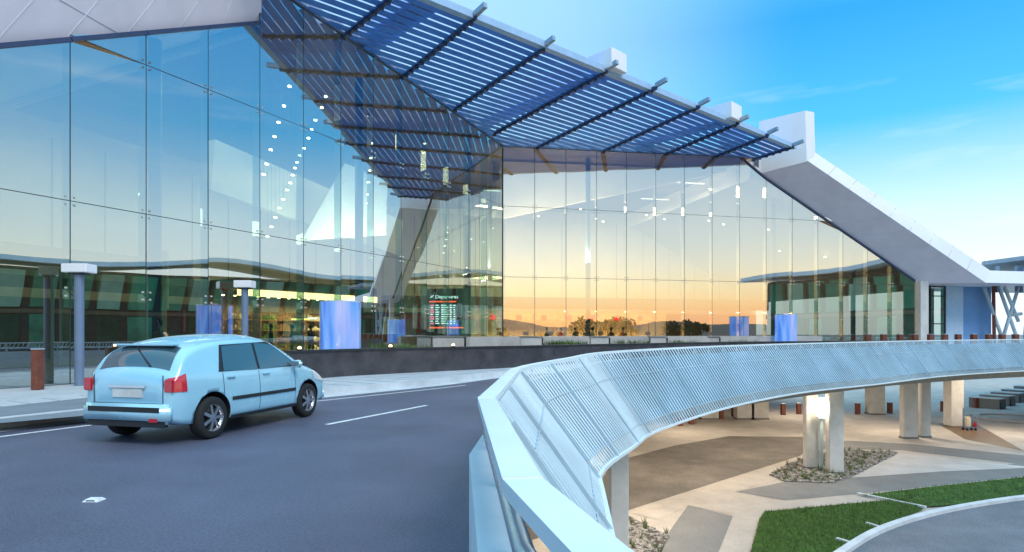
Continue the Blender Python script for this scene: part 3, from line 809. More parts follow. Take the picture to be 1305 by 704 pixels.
# downlight rows and panels with real lamps
lm = emis('downlight', (1, .83, .58), 14); lm2 = emis('light_strip', (1, .66, .30), 5)
lmw = emis('ceiling_light_panel', (1, .88, .68), 1.6)
def downlights(pts, name='downlight'):
    mb = MB()
    for p in pts: mb.lathe([(0, 0), (.075, 0), (.075, .05)], 10, Matrix.Translation(p))
    return mb
row1 = [(369, 111), (362, 136), (355, 157), (350, 175), (345, 192), (340, 210), (336, 223)]
row2 = [(415, 124), (410, 138), (402, 154), (397, 166), (393, 177), (387, 190), (382, 199), (379, 208), (376, 215), (373, 224), (370, 234), (366, 243), (361, 255), (356, 266), (351, 278), (346, 290), (341, 302)]
for k, (px, py) in enumerate(row1 + row2):
    p = UY(px, py, 27 if k < 7 else 30)
    o = downlights([p]).build('downlight', lm, hall)
    c_ = MB(); c_.bar(p + Vector((0, 0, .05)), (p.x, p.y, 13.4), .008, .008); c_.build('cable', M['dark'], o)
dl = [PR(1.5 + 2.6 * k, -4 - (k % 2) * 2.2, 10.2 + .2 * (k % 3) - max(0, k - 7) * .9) for k in range(12)]
downlights(dl).build('downlight', lm, hall)
mb = MB()
for d_ in (-5, -11):
    for s_ in (2, 9, 16): mb.box(PR(s_, d_, 13.3), (2.6, .14, .06), Matrix.Rotation(math.atan2(DR.y, DR.x), 3, 'Z'))
mb.build('linear_light', lmw, hall)
WARM = (1, .80, .54)
for s_ in (4, 14): 
    for d_ in (-6, -15): arealight('hall_light', PR(s_, d_, 13.1), 620, WARM, 5, 3)
for s_ in (-5, -16):
    for d_ in (-6, -15): arealight('hall_light', PL(s_, d_, 13.1), 230, WARM, 5, 3)
arealight('hall_light', PR(25, -9, 7.5), 250, WARM, 4, 3)
arealight('hall_light', PL(-27, -9, 7.2), 120, (.86, 1, .72), 5, 3)
arealight('hall_light', PL(-34, -9, 3.6), 200, (.80, 1, .70), 5, 3)

# shop under the lit fascia
a = UY(303, 376, 31.0); b = UY(480, 381, 38.5)
shop = thing('lit_shop_front', 'shop unit inside the hall with long glowing cream fascia above dark brown shelving', 'shop', (0, 0, 0))
dsh = (b - a); dsh.z = 0; dsh.normalize(); nsh = Vector((dsh.y, -dsh.x, 0))
a.z = b.z = 3.62
mb = MB(); mb.bar(a, b, .12, .34); mb.build('light_fascia', lm2, shop)
mb = MB(); mb.bar(a - nsh * 1.6 + Vector((0, 0, .45)), b - nsh * 1.6 + Vector((0, 0, .45)), 3.2, .5); mb.build('canopy_top', M['bronze'], shop)
mb = MB(); A = a - nsh * 3.1; Bq = b - nsh * 3.1; A.z = Bq.z = 1.8; mb.bar(A, Bq, .15, 3.2); mb.build('back_wall', M['bronze'], shop)
for k in range(9):
    p = A.lerp(Bq, (k + .5) / 9) + nsh * .3
    mb = MB(); 
    for z_ in (.5, 1.1, 1.7, 2.3): mb.box((p.x, p.y, z_), (.85, .4, .05))
    mb.box((p.x - .42, p.y, 1.3), (.05, .4, 2.2)); sh = mb.build('shelf_unit', M['timber'], shop)
    mb = MB()
    for z_ in (.53, 1.13, 1.73, 2.33):
        for q in range(5):
            h = random.uniform(.15, .4); mb.box((p.x - .32 + q * .15, p.y, z_ + h / 2), (.11, .2, h))
    g = mb.build('goods', [M['timber'], M['cream'], M['bronze'], M['leaf'], M['timber'], M['column_blue'], M['cream'], M['red_panel'], M['bronze']][k], sh)
sp_ = downlights([A.lerp(Bq, (k + .5) / 14) + nsh * 1.2 + Vector((0, 0, 1.72)) for k in range(14)])
sp_.build('spot_light', emis('shop_spot', (1, .62, .25), 16), shop)
c = (a + b) / 2 - nsh * 1.5; arealight('shop_light', (c.x, c.y, 3.2), 600, (1, .66, .33), 6, 1, (0, 0, math.atan2(dsh.y, dsh.x)))
# pendant ring lights
for i, (px, py, Y, wd, lab) in enumerate([(383, 407, 30, .9, 'yellow glowing pendant bar hanging in front of the brown shop'), (398, 406, 33, .5, 'short white glowing pendant hanging right of the yellow one')]):
    p = UY(px, py, Y); t = thing('pendant_light', lab, 'light', tuple(p), group='pendants in the hall')
    mb = MB(); mb.tube([(-wd / 2, 0, 0), (wd / 2, 0, 0)], .04, 8); mb.build('tube', emis('pendant%d' % i, (1, .8, .25) if i == 0 else (.9, .95, 1), 3), t)
    mb = MB(); mb.bar((0, 0, .03), (0, 0, 1.1), .015, .015); mb.build('cable', M['dark'], t)

# departures board
t = thing('departures_board', 'tall black departures board with bright flight list and red bars inside the hall', 'departure board', tuple(UY(572, 437, 44.0)), rz=R(-8))
t.location.z = .17
mb = MB(); mb.box((0, 0, 2.35), (3.1, .3, 4.7 - .3)); mb.build('cabinet', M['dark'], t, bevel=.02)
mb = MB(); mb.box((-.40, -.17, 2.75), (1.95, .04, 1.5)); scr = mb.build('screen', emis('screen_glow', (.03, .07, .09), 1), t)
mb = MB(); wt = emis('screen_text', (.65, .8, .85), 3)
for r_ in range(9):
    z_ = 3.36 - r_ * .16
    for (x0, x1) in ((-1.28, -1.02), (-.93, -.62), (-.5, .02), (.12, .3), (.38, .54)):
        w_ = (x1 - x0) * random.uniform(.6, 1); mb.box((x0 + w_ / 2, -.195, z_), (w_, .01, .07))
mb.build('flight_rows', wt, scr)
mb = MB()
for r_ in (0, 2, 3, 5, 6, 8): mb.box((-1.15, -.204, 3.36 - r_ * .16), (.24, .006, .10))
mb.build('airline_tiles', emis('tile_red', (.9, .08, .2), 3), scr)
mb = MB(); mb.box((-.40, -.18, 3.62), (1.95, .06, .09)); mb.box((-.12, -.18, 1.78), (2.5, .06, .09)); mb.build('red_bar', emis('bar_red', (1, .10, .04), 3), t)
mb = MB(); mb.box((.82, -.17, 3.0), (.38, .04, .95)); mb.build('side_screen', emis('side_screen', (.22, .22, .3), 1), t)
mb = MB(); mb.box((.45, -.17, 1.98), (.5, .04, .12)); mb.build('blue_light', emis('blue_led', (.05, .1, 1), 2), t)
cu = bpy.data.curves.new('txt', 'FONT'); cu.body = 'Departures'; cu.size = .36; cu.extrude = .01
to = bpy.data.objects.new('txt', cu); COL.objects.link(to); dg = bpy.context.evaluated_depsgraph_get(); dg.update()
me = bpy.data.meshes.new_from_object(to.evaluated_get(dg)); bpy.data.objects.remove(to)
me.materials.clear(); me.materials.append(wt)
o = bpy.data.objects.new('heading_text', me); COL.objects.link(o); o.parent = t; o.location = (-.95, -.17, 3.85); o.rotation_euler = (R(90), 0, 0)
mb = MB(); mb.bar((-1.3, -.17, 3.9), (-1.08, -.17, 4.08), .05, .04); mb.bar((-1.27, -.17, 4.06), (-1.14, -.17, 3.93), .03, .03); mb.build('plane_symbol', wt, t)

# red wall and other fit-out
for nm, px0, px1, y0, y1, Y, m, lab, cat in [
    ('feature_wall', 505, 545, 400, 424, 46, 'red_panel', 'dark red feature wall panel left of the departures board', 'wall panel'),
    ('feature_wall', 214, 235, 395, 424, 27, 'red_panel', 'small red panel inside the hall near the left end of the glass', 'wall panel'),
    ('partition_wall', 187, 214, 320, 437, 27.5, 'cream', 'tall pale partition wall behind the left part of the glass', 'partition'),
    ('screen_partition', 488, 508, 404, 426, 42, 'blue_wall_pale', 'pale blue lit kiosk screen left of the red feature wall', 'screen')]:
    a = UY(px0, y1, Y); b = UY(px1, y0, Y); t = thing(nm, lab, cat, ((a.x + b.x) / 2, Y, .17))
    z1 = b.z; z0 = a.z
    mb = MB(); mb.box((0, 0, (z0 + z1) / 2 - .17), (b.x - a.x, .15, z1 - z0)); mb.build('panel', M[m], t)
    mb = MB(); 
    for sx in (-1, 1): mb.box((sx * ((b.x - a.x) / 2 - .05), .1, max(.01, (z0 - .17)) / 2 + .2), (.07, .07, max(.3, z0 - .17)))
    mb.build('leg', M['dark'], t)

# check-in counters
def counter():
    t = thing('check_in_counter', '', 'counter', (0, 0, .17), group='check-in counters')
    mb = MB(); mb.box((0, 0, .55), (1.5, .7, 1.1)); mb.box((0, -.1, 1.13), (1.6, .9, .06)); mb.build('desk', M['cream'], t)
    mb = MB(); mb.box((.4, .1, 1.36), (.42, .05, .3)); mb.box((.4, .1, 1.19), (.06, .06, .08)); mb.build('monitor', M['dark'], t)
    mb = MB(); mb.box((0, .8, 2.65), (1.9, .12, .5)); mb.box((-.8, .8, 1.3), (.06, .06, 2.5)); mb.box((.8, .8, 1.3), (.06, .06, 2.5)); f = mb.build('sign_gantry', M['bronze'], t)
    mb = MB(); mb.lathe([(0, -.02), (.23, -.02), (.23, .02), (0, .02)], 20, Matrix.Translation((0, .71, 2.65)) @ Matrix.Rotation(R(90), 4, 'X')); mb.build('round_sign', emis('red_sign', (.9, .03, .03), 2.5), f)
    return t
c0 = counter(); ordn = ['first', 'second', 'third', 'fourth', 'fifth', 'sixth', 'seventh', 'eighth', 'ninth', 'tenth', 'eleventh', 'twelfth']
for k in range(7):
    c = c0 if k == 0 else copy_tree(c0)
    p = PR(1.2 + k * 2.1, -8.5 - .4 * k * .0, .17); c.location = p; c.rotation_euler = (0, 0, math.atan2(DR.y, DR.x))
    c['label'] = 'cream check-in counter with round red sign inside the right hall, %s from the glass corner' % ordn[k]
mb = MB(); wall(mb, PR(-2, -11), PR(17, -11), 1.2, 3.4, .2); mb.build('counter_wall', mat('warm_wall', (.70, .50, .26), .6), hall)
arealight('counter_light', PR(8, -8, 3.3), 1500, (1, .7, .35), 15, 1, (0, 0, math.atan2(DR.y, DR.x)))

# ------------------------------------------------------------------ people (skin-modifier bodies)
def body_mesh(pose):
    J = {'pelvis': (0, 0, .95, .125), 'waist': (0, 0, 1.08, .115), 'chest': (0, 0, 1.30, .145), 'neck0': (0, 0, 1.46, .065), 'neck': (0, .01, 1.52, .052), 'head0': (0, .02, 1.60, .082), 'head1': (0, .02, 1.70, .088), 'head2': (0, .01, 1.76, .06)}
    E = [('pelvis', 'waist'), ('waist', 'chest'), ('chest', 'neck0'), ('neck0', 'neck'), ('neck', 'head0'), ('head0', 'head1'), ('head1', 'head2')]
    st = pose.get('step', .12); arm = pose.get('arm', 0)
    for s, sg in (('l', 1), ('r', -1)):
        fy = st * sg
        J['hip' + s] = (.09 * sg, 0, .90, .10); J['knee' + s] = (.10 * sg, fy * .6 + .02, .50, .062); J['ank' + s] = (.11 * sg, fy, .09, .042); J['toe' + s] = (.12 * sg, fy + .17, .04, .036)
        E += [('pelvis', 'hip' + s), ('hip' + s, 'knee' + s), ('knee' + s, 'ank' + s), ('ank' + s, 'toe' + s)]
        J['sh' + s] = (.17 * sg, 0, 1.40, .062); 
        if arm and sg == 1:
            J['el' + s] = (.25 * sg, .10, 1.15, .042); J['wr' + s] = (.20 * sg, .33, 1.20, .03); J['ha' + s] = (.19 * sg, .42, 1.22, .036)
        else:
            J['el' + s] = (.25 * sg, -.02, 1.12, .042); J['wr' + s] = (.27 * sg, .06 - fy * .5, .87, .03); J['ha' + s] = (.27 * sg, .09 - fy * .5, .78, .036)
        E += [('chest', 'sh' + s), ('sh' + s, 'el' + s), ('el' + s, 'wr' + s), ('wr' + s, 'ha' + s)]
    names = list(J); me = bpy.data.meshes.new('body')
    me.from_pydata([J[n][:3] for n in names], [(names.index(a), names.index(b)) for a, b in E], [])
    o = bpy.data.objects.new('tmp', me); COL.objects.link(o)
    m = o.modifiers.new('s', 'SKIN'); sv = me.skin_vertices[0].data
    for i, n in enumerate(names): sv[i].radius = (J[n][3], J[n][3] * .85)
    sv[0].use_root = True
    s2 = o.modifiers.new('u', 'SUBSURF'); s2.levels = 2; s2.render_levels = 2
    dg = bpy.context.evaluated_depsgraph_get(); dg.update()
    r = bpy.data.meshes.new_from_object(o.evaluated_get(dg)); bpy.data.objects.remove(o)
    for p in r.polygons: p.use_smooth = True
    return r
skin = mat('skin', (.45, .28, .20), .6); 
cloth = {'black': M['dark'], 'navy': mat('navy_cloth', (.02, .03, .08), .8), 'red': mat('red_cloth', (.45, .03, .03), .8), 'tan': mat('tan_cloth', (.42, .30, .18), .8), 'white': mat('white_cloth', (.6, .6, .6), .8), 'grey': mat('grey_cloth', (.15, .15, .16), .8)}
hairm = mat('hair', (.03, .018, .012), .7)
bodies = [body_mesh({'step': .16}), body_mesh({'step': .03, 'arm': 1}), body_mesh({'step': -.10})]
def person(loc, rz, top, trouser, bi, label, grp='travellers inside the hall'):
    me = bodies[bi].copy(); me.materials.clear()
    for m in (skin, cloth[top], cloth[trouser]): me.materials.append(m)
    for p in me.polygons:
        z_ = p.center.z; r_ = abs(p.center.x)
        p.material_index = 0 if z_ > 1.49 else (1 if z_ > .98 and not (z_ < .93) else 2)
        if r_ > .2 and z_ < .92: p.material_index = 0
        if r_ > .2 and z_ > .92 and z_ < 1.49: p.material_index = 1
    o = bpy.data.objects.new('person', me); COL.objects.link(o); o.location = loc; o.rotation_euler = (0, 0, rz)
    tag(o, label, 'person', grp)
    mb = MB(); mb.lathe([(0, .115), (.05, .105), (.09, .06), (.1, 0), (.095, -.06), (.07, -.10)], 14, Matrix.Translation((0, -.01, 1.72))); h = mb.build('hair', hairm, o, smooth=True)
    return o
pp = [(203, 424, 19.5, 'tan', 'grey', 2, 'dark haired person in a tan top standing near the left red panel'),
      (697, 425, 45, 'black', 'grey', 0, 'person in black walking before the counters, left of the pair'),
      (733, 425, 46, 'black', 'black', 1, 'person in black reaching forward at the counters between two panes'),
      (747, 425, 47, 'navy', 'black', 0, 'person in navy standing just right of the reaching person'),
      (755, 425, 44, 'white', 'black', 2, 'person in a white top by the counters behind the third glass joint'),
      (779, 425, 45, 'black', 'navy', 1, 'tall person in black standing near the counters left of the one in red'),
      (794, 425, 46, 'red', 'grey', 2, 'person in a red top near the right end of the counters'),
      (715, 425, 48, 'red', 'black', 2, 'person in a red top left of the reaching person'),
      (345, 425, 29, 'black', 'black', 0, 'person in black browsing at the left end of the shop'),
      (372, 425, 31, 'grey', 'navy', 1, 'person in grey browsing in front of the shop shelves'),
      (396, 425, 32, 'navy', 'black', 2, 'person in navy at the shop, left of the big blue light box')]
for px, py, Y, a, b, bi, lab in pp:
    p = UY(px, py, Y); person((p.x, p.y, .17), random.uniform(-3, 3), a, b, bi, lab)

# ------------------------------------------------------------------ blue light boxes
def bluebox_mat():
    m, nt, out = newmat('blue_light_box')
    e = nt.nodes.new('ShaderNodeEmission'); g = nt.nodes.new('ShaderNodeTexCoord')
    w_ = nt.nodes.new('ShaderNodeTexNoise'); w_.inputs['Scale'].default_value = 1.1; w_.inputs['Detail'].default_value = 1; w_.inputs['Distortion'].default_value = .6
    mp = nt.nodes.new('ShaderNodeMapping'); mp.inputs['Scale'].default_value = (1.6, 1.6, .35)
    nt.links.new(g.outputs['Object'], mp.inputs[0]); nt.links.new(mp.outputs[0], w_.inputs['Vector'])
    r = nt.nodes.new('ShaderNodeValToRGB'); cr = r.color_ramp
    cr.elements[0].position = .3; cr.elements[0].color = (.06, .20, .80, 1); cr.elements[1].position = .72; cr.elements[1].color = (.38, .48, .98, 1)
    e2 = cr.elements.new(.5); e2.color = (.14, .38, .95, 1)
    nt.links.new(w_.outputs['Fac'], r.inputs[0]); nt.links.new(r.outputs[0], e.inputs[0]); e.inputs[1].default_value = .85
    gl = nt.nodes.new('ShaderNodeBsdfGlossy'); gl.inputs['Roughness'].default_value = .08
    mxs = nt.nodes.new('ShaderNodeMixShader'); mxs.inputs[0].default_value = .10
    nt.links.new(e.outputs[0], mxs.inputs[1]); nt.links.new(gl.outputs[0], mxs.inputs[2]); nt.links.new(mxs.outputs[0], out.inputs[0])
    return m
bbm = bluebox_mat()
for px0, px1, y0, y1, Y, lab in ((409, 459, 384, 444, 21.9, 'large glowing blue and violet light box behind the parapet near the shop'), (988, 1015, 401, 432, 41.6, 'smaller glowing blue light box far along the parapet towards the right')):
    a = UY(px0, y1, Y); b = UY(px1, y0, Y); wd = b.x - a.x; a.z = .15; t = thing('light_box', lab, 'light box', ((a.x + b.x) / 2, Y, .15), group='blue light boxes')
    H = b.z - .15
    rr = wd / 2
    mb = MB(); mb.lathe([(0, .1), (rr - .03, .1), (rr - .03, H - .05), (0, H - .05)], 48); mb.build('glowing_panel', bbm, t)
    fr = MB(); fr.lathe([(0, 0), (rr, 0), (rr, .10), (0, .10)], 48); fr.build('base_ring', M['steel_light'], t)
    for k in range(4):
        a_ = R(20 + 90 * k); fr = MB(); fr.bar((rr * math.cos(a_), rr * math.sin(a_), .1), (rr * math.cos(a_), rr * math.sin(a_), H - .05), .02, .02); fr.build('frame_rod', M['steel_light'], t)
    mb = MB(); mb.lathe([(0, H - .05), (rr, H - .05), (rr, H), (0, H)], 48); tp = mb.build('cap', M['steel_light'], t)
    mb = MB(); mb.lathe([(0, 0), (.16, 0), (.14, .02), (0, .02)], 20, Matrix.Translation((0, 0, H + .01))); mb.build('lamp_disc', emis('violet_disc', (.9, .5, 1), 2), tp)

# ------------------------------------------------------------------ planters and plants on the terrace
planters = []
def tuft(n, r, h):
    mb = MB()
    for k in range(n):
        a = random.uniform(0, 6.28); rr = random.uniform(0, r); x, y = rr * math.cos(a) * 1.6, rr * math.sin(a)
        hh = h * random.uniform(.5, 1); ln = random.uniform(.05, .25); dx, dy = ln * math.cos(a), ln * math.sin(a); w_ = .018
        mb.poly([(x - w_, y, 0), (x + w_, y, 0), (x + dx * .5 + w_ * 1.2, y + dy * .5, hh * .6), (x + dx, y + dy, hh)])
    return mb
tf0 = None; tm = [tuft(90, .35, .5) for _ in range(3)]
tmesh = [t_.build('plant', M['leaf']) for t_ in tm]
specs = [(-5.6, -3.2, 'bench'), (1.2, 2.6, 'bench'), (6.2, 7.3, 'bench'), (10.0, 10.9, 'bench'), (14.5, 15.6, 'bench')]
back_wall = thing('planter_wall', 'long low grey concrete planter wall in front of the glass, behind the green tufts', 'planter')
for PF, s0, s1 in ((PL, -8.0, 0.6), (PR, .6, 22)):
    mb = MB(); mb.bar(PF(s0, 2.2, .76), PF(s1, 2.2, .76), .25, 1.22); mb.build('wall_section', M['concrete'], back_wall)
    mb = MB(); mb.bar(PF(s0, 3.4, .42), PF(s1, 3.4, .42), .12, .54); mb.build('front_upstand', M['concrete'], back_wall)
    mb = MB(); mb.bar(PF(s0, 2.85, .36), PF(s1, 2.85, .36), .98, .42 + .3); mb.build('soil_bed', M['soil'], back_wall)
for k, (px0, px1) in enumerate(((552, 592), (663, 690), (752, 775), (828, 848), (900, 915))):
    Y = 33 + k * 2.0; a = UY(px0, 441, Y); b = UY(px1, 430, Y); t = thing('concrete_bench_block', 'pale framed concrete block between green tufts behind the parapet, %s from the left' % ordn[k], 'bench block', ((a.x + b.x) / 2, Y, .15), group='concrete blocks on the terrace')
    wd = b.x - a.x; mb = MB(); mb.box((0, 0, (b.z - .15) / 2), (wd, .5, b.z - .15)); mb.build('block', M['concrete'], t, bevel=.02)
    mb = MB(); mb.box((0, 0, b.z - .15 + .03), (wd + .1, .6, .05)); mb.build('cap', M['paving_dark'], t)
    mb = MB(); mb.box((wd / 2 + .06, 0, (b.z - .15) / 2), (.06, .5, b.z - .2)); mb.build('side_trim', M['dark'], t)
tp_px = [492, 503, 515, 528, 541, 603, 615, 628, 640, 702, 714, 725, 738, 786, 797, 811, 822, 858, 872, 885, 925, 940, 958]
for k, px in enumerate(tp_px):
    m = tmesh[k % 3]; o = m if k < 3 else m.copy()
    if k >= 3: COL.objects.link(o)
    # intersect view line with the planter bed
    PF, n_ = (PL, NL) if px < 560 else (PR, NR)
    d = Vector(((px - CX) / F, 1, 0)); q = P0 + n_ * 2.85; tt = q.dot(n_) / d.dot(n_); p = d * tt
    o.location = (p.x, p.y, .70); o.rotation_euler = (0, 0, random.uniform(0, 6)); s_ = random.uniform(.8, 1.15); o.scale = (s_, s_, s_)
    tag(o, 'bright green grassy tuft growing in the low planter in front of the terminal glass', 'plant', 'tufts in the terrace planter')

# ------------------------------------------------------------------ posts with box heads
for px, y0, y1, Y, hw, lab in ((101, 337, 348, 16.6, 32, 'blue grey post with white box head at left, beside the brown bollard'), (312, 358, 367, 21.6, 22, 'blue grey post with white box head left of the glowing shop fascia')):
    p = UY(px, 425, Y); t = thing('post_light', lab, 'post light', (p.x, p.y, .15), group='posts with white box heads')
    z1 = UY(px, y0, Y).z - .15; z0 = UY(px, y1, Y).z - .15
    mb = MB(); mb.tube([(0, 0, 0), (0, 0, z0 - .03)], .115, 16); mb.build('post', M['column_blue'], t, smooth=False)
    mb = MB(); mb.box((0, 0, (z0 + z1) / 2), (hw / F * Y, .45, z1 - z0)); mb.build('head', M['white_clad'], t, bevel=.015)
    mb = MB(); mb.box((0, 0, z0 - .02), (.4, .3, .06)); mb.build('collar', M['dark'], t)
for k, px in enumerate((67, 78)):
    p = UY(px, 425, 17.6 + k * .4); t = thing('slim_pole', 'slim pale pole just behind the glass, %s of two beside the bollard' % ('left' if k == 0 else 'right'), 'pole', (p.x, p.y, .17), group='slim poles behind the glass')
    mb = MB(); mb.tube([(0, 0, 0), (0, 0, 3.2)], .045, 10); mb.build('pole', M['white_clad'], t); mb = MB(); mb.tube([(0, 0, 0), (0, 0, .03)], .12, 12); mb.build('base_plate', M['dark'], t)

# ------------------------------------------------------------------ bollards
def bollard(name, label, loc, w_, h, group):
    t = thing(name, label, 'bollard', loc, group=group)
    mb = MB(); mb.box((0, 0, h / 2), (w_, w_, h)); mb.build('post', M['bollard'], t, bevel=.012)
    mb = MB(); mb.box((0, 0, h + .012), (w_ + .008, w_ + .008, .02)); mb.build('cap', M['steel_light'], t)
    return t
p = U(48, 497, .15); b0 = bollard('bollard', 'slim rust brown square bollard on the pale footpath at the far left', tuple(p), .2, 1.0, 'bollards on the upper footpath')
for k, px in enumerate((1106, 1126, 1147, 1166, 1186, 1204, 1221, 1241, 1260, 1277, 1294)):
    Y = 44.3 if px < 1190 else 46
    p = UY(px, 430, Y); c = copy_tree(b0); c.location = (p.x, p.y, .15); c.scale = (1.7, 1.7, 1.32)
    c['label'] = 'rust brown bollard showing over the far barrier, %s from the left in its row' % (ordn[k])
bl_px = [(867, 543), (881, 541), (919, 534), (935, 531), (975, 529), (998, 529), (1018, 528), (1093, 528), (1134, 527), (1202, 525), (1244, 520)]
for k, (px, py) in enumerate(bl_px):
    p = U(px, py, GL); c = copy_tree(b0); c.location = (p.x, p.y, GL); c.scale = (1.7, 1.7, .95); c['group'] = 'bollards under the bridge'
    c['label'] = 'rust red bollard on the lower ground under the bridge, %s from the left' % ordn[k]

# ------------------------------------------------------------------ bridge columns and lower level
def column(px, py, wpx, dpx, lab, twin=True, m='col_conc', Yq=None):
    p = U(px, py, GL) if Yq is None else Vector(((px - CX) / F * Yq, Yq, GL))
    return p
def colthing(loc, lab, sizes, offs, grp='bridge columns', m='col_conc', h=4.75):
    t = thing('bridge_column', lab, 'column', loc, group=grp)
    for (w_, d_), (ox, oy) in zip(sizes, offs):
        mb = MB(); mb.box((ox, oy, h / 2), (w_, d_, h)); mb.build('shaft', M[m], t, bevel=.03)
        mb = MB(); mb.box((ox, oy, .06), (w_ + .06, d_ + .06, .12)); mb.build('foot', M['paving_dark'], t)
    return t
p = U(1069, 606, GL); colthing((p.x, p.y + .4, GL), 'right concrete bridge column of the pair in the gravel bed with the glowing lamp', [(.74, .4)], [(0, 0)])
p = U(1039, 600, GL); colthing((p.x, p.y + .5, GL), 'left concrete bridge column of the pair in the gravel bed with the glowing lamp', [(.62, .4)], [(0, 0)])
p = U(1163, 560, GL); colthing((p.x, p.y + .4, GL), 'pale concrete bridge column, left one of the pair behind the grey paving triangle', [(.95, .5)], [(0, 0)])
p = U(1184, 559, GL); colthing((p.x, p.y + .5, GL), 'pale concrete bridge column, right one of the pair behind the grey paving triangle', [(.62, .5)], [(0, 0)])
p = U(1220, 545, GL); colthing((p.x, p.y + .4, GL), 'warm lit round cornered concrete column behind the luggage trolley', [(.95, .9)], [(0, 0)])
p = U(1115, 528, GL); colthing((p.x, p.y, GL), 'distant tan column under the bridge between two red bollards', [(1.2, 1.0)], [(0, 0)])
for px, l in ((903, 'left'), (948, 'middle'), (966, 'right')):
    p = U(px, 534, GL); colthing((p.x, p.y, GL), 'distant short looking pale column deep under the bridge, %s of three' % l, [(1.4, .9)], [(0, 0)])
pn = Vector(((785 - CX) / F * 17.0, 17.0, GL)); colthing((pn.x + .02, pn.y, GL), 'nearest white concrete bridge column rising below the inside of the curve', [(.50, .9)], [(0, 0)])
# column wall lamp with actual light
pl_ = U(1052, 603, GL); tl = thing('column_lamp', 'bright white box lamp glowing between the twin bridge columns', 'lamp', (pl_.x, pl_.y + .35, GL))
zc = UY(1051, 519, pl_.y + .35).z - GL
mb = MB(); mb.box((0, 0, zc), (.42, .22, .95)); mb.build('diffuser', emis('column_lamp_glow', (1, .86, .62), 6), tl)
mb = MB(); mb.box((0, 0, zc - .52), (.5, .3, .06)); mb.bar((0, .1, 0), (0, .1, zc - .5), .16, .16); mb.build('post', M['steel_light'], tl)
l = bpy.data.lights.new('column_light', 'POINT'); l.energy = 160; l.color = (1, .86, .66); l.shadow_soft_size = .25
lo = bpy.data.objects.new('column_light', l); COL.objects.link(lo); lo.location = (pl_.x, pl_.y - .15, GL + zc)
# under-deck luminaires
sp_ = [(4.5, 24), (9, 30), (14, 36), (20, 40), (27, 44), (4, 33), (12, 44), (24, 52), (2.5, 19.5), (34, 43.5)]
lumm = emis('soffit_lamp', (1, .80, .5), 7)
for k, (x, y) in enumerate(sp_):
    t = thing('soffit_light', 'flat warm light fitting fixed under the bridge deck', 'light', (x, y, -.70), group='lights under the deck')
    mb = MB(); mb.box((0, 0, -.03), (1.3, .25, .06)); mb.build('housing', M['dark'], t); mb = MB(); mb.box((0, 0, -.065), (1.2, .18, .01)); mb.build('diffuser', lumm, t)
    arealight('deck_light', (x, y, -.80), 200, (1, .84, .66), 1.2, .4)
# deck soffit beams
mb = MB()
for i in range(0, len(ss) - 1):
    s_ = ss[i]
    if bar_at(s_)[0].y > 14: mb.bar(sec(s_, -1.2, -1.0), sec(ss[i + 1], -1.2, -1.0), .5, .62)
beam = mb.build('edge_beam', M['soffit_low']); tag(beam, 'tan concrete edge beam following the underside of the curved bridge', 'beam')
mb = MB()
pr = [(v.x, v.y) for v in [sec(s, -.05, 0) for s in ss if s > 0]] + [(60, 51.5), (36, 53.5)] + [(PR(33).x, PR(33).y), (25.8, 68.6), (-15.5, 59), (PL(-44, -10).x, PL(-44, -10).y), (-40, -8)]
mb.prism(pr, -.74, -.685); struct(mb.build('deck_underside', M['soffit_low']))
# recessed lower wall
lw = thing('lower_level_wall', 'dark recessed glazed wall of the lower level far under the bridge', 'wall')
mb = MB(); mb.bar((-12, 55, -3.1), (29, 68, -3.1), .4, 4.65); mb.build('wall', M['dark'], lw)
mb = MB()
for k in range(14):
    a = Vector((-12, 55, 0)).lerp(Vector((29, 68, 0)), k / 14); mb.bar((a.x + .1, a.y - .35, GL), (a.x + .1, a.y - .35, -.8), .15, .1)
mb.build('mullion', M['column_blue'], lw)

# painted/paved patches on the lower ground
def patch(name, pts, m, z=.004, **kw):
    mb = MB(); mb.poly([U(x, y, GL + z) for x, y in pts]); return struct(mb.build(name, M[m]))
patch('service_road', [(640, 700), (796, 652), (1020, 581), (1035, 568), (1030, 557), (929, 556), (860, 568), (700, 610)], 'asphalt_low')
patch('service_road_far', [(700, 560), (930, 543), (1100, 546), (1300, 575), (1500, 605), (1500, 588), (1250, 552), (1040, 532), (800, 530)], 'paving_low', .006)
patch('paving_band', [(937, 627), (1010, 612), (1080, 605), (1200, 601), (1320, 588), (1500, 575), (1500, 592), (1305, 607), (1100, 629), (1000, 638)], 'paving_dark', .008)
patch('paving_band_upper', [(1032, 562), (1085, 562), (1160, 566), (1320, 582), (1500, 600), (1500, 612), (1305, 592), (1150, 574), (1040, 572)], 'paving_dark', .010)
patch('grey_slab', [(877, 644), (934, 658), (905, 730), (815, 730)], 'paving_dark', .009)
patch('pale_triangle', [(1084, 609), (1145, 578), (1320, 596), (1200, 601)], 'paving_pale', .012)
patch('warm_paving', [(798, 652), (935, 610), (1020, 590), (1030, 600), (937, 627), (930, 655), (877, 644), (840, 663)], 'paving_low', .012)
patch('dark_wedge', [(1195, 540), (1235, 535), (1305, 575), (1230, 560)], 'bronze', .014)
patch('blue_paving', [(1240, 523), (1500, 480), (1500, 520), (1320, 520), (1290, 528)], 'paving_pale', .014)
# oval light paving disc
mb = MB(); c = U(1290, 533, GL); mb.lathe([(2.2, .02), (3.3, .02), (3.3, .10), (2.2, .10), (2.2, .02)], 36, Matrix.Translation(c)); o = mb.build('tree_surround', M['concrete']); tag(o, 'low pale round concrete ring set in the paving at the right edge', 'tree surround')

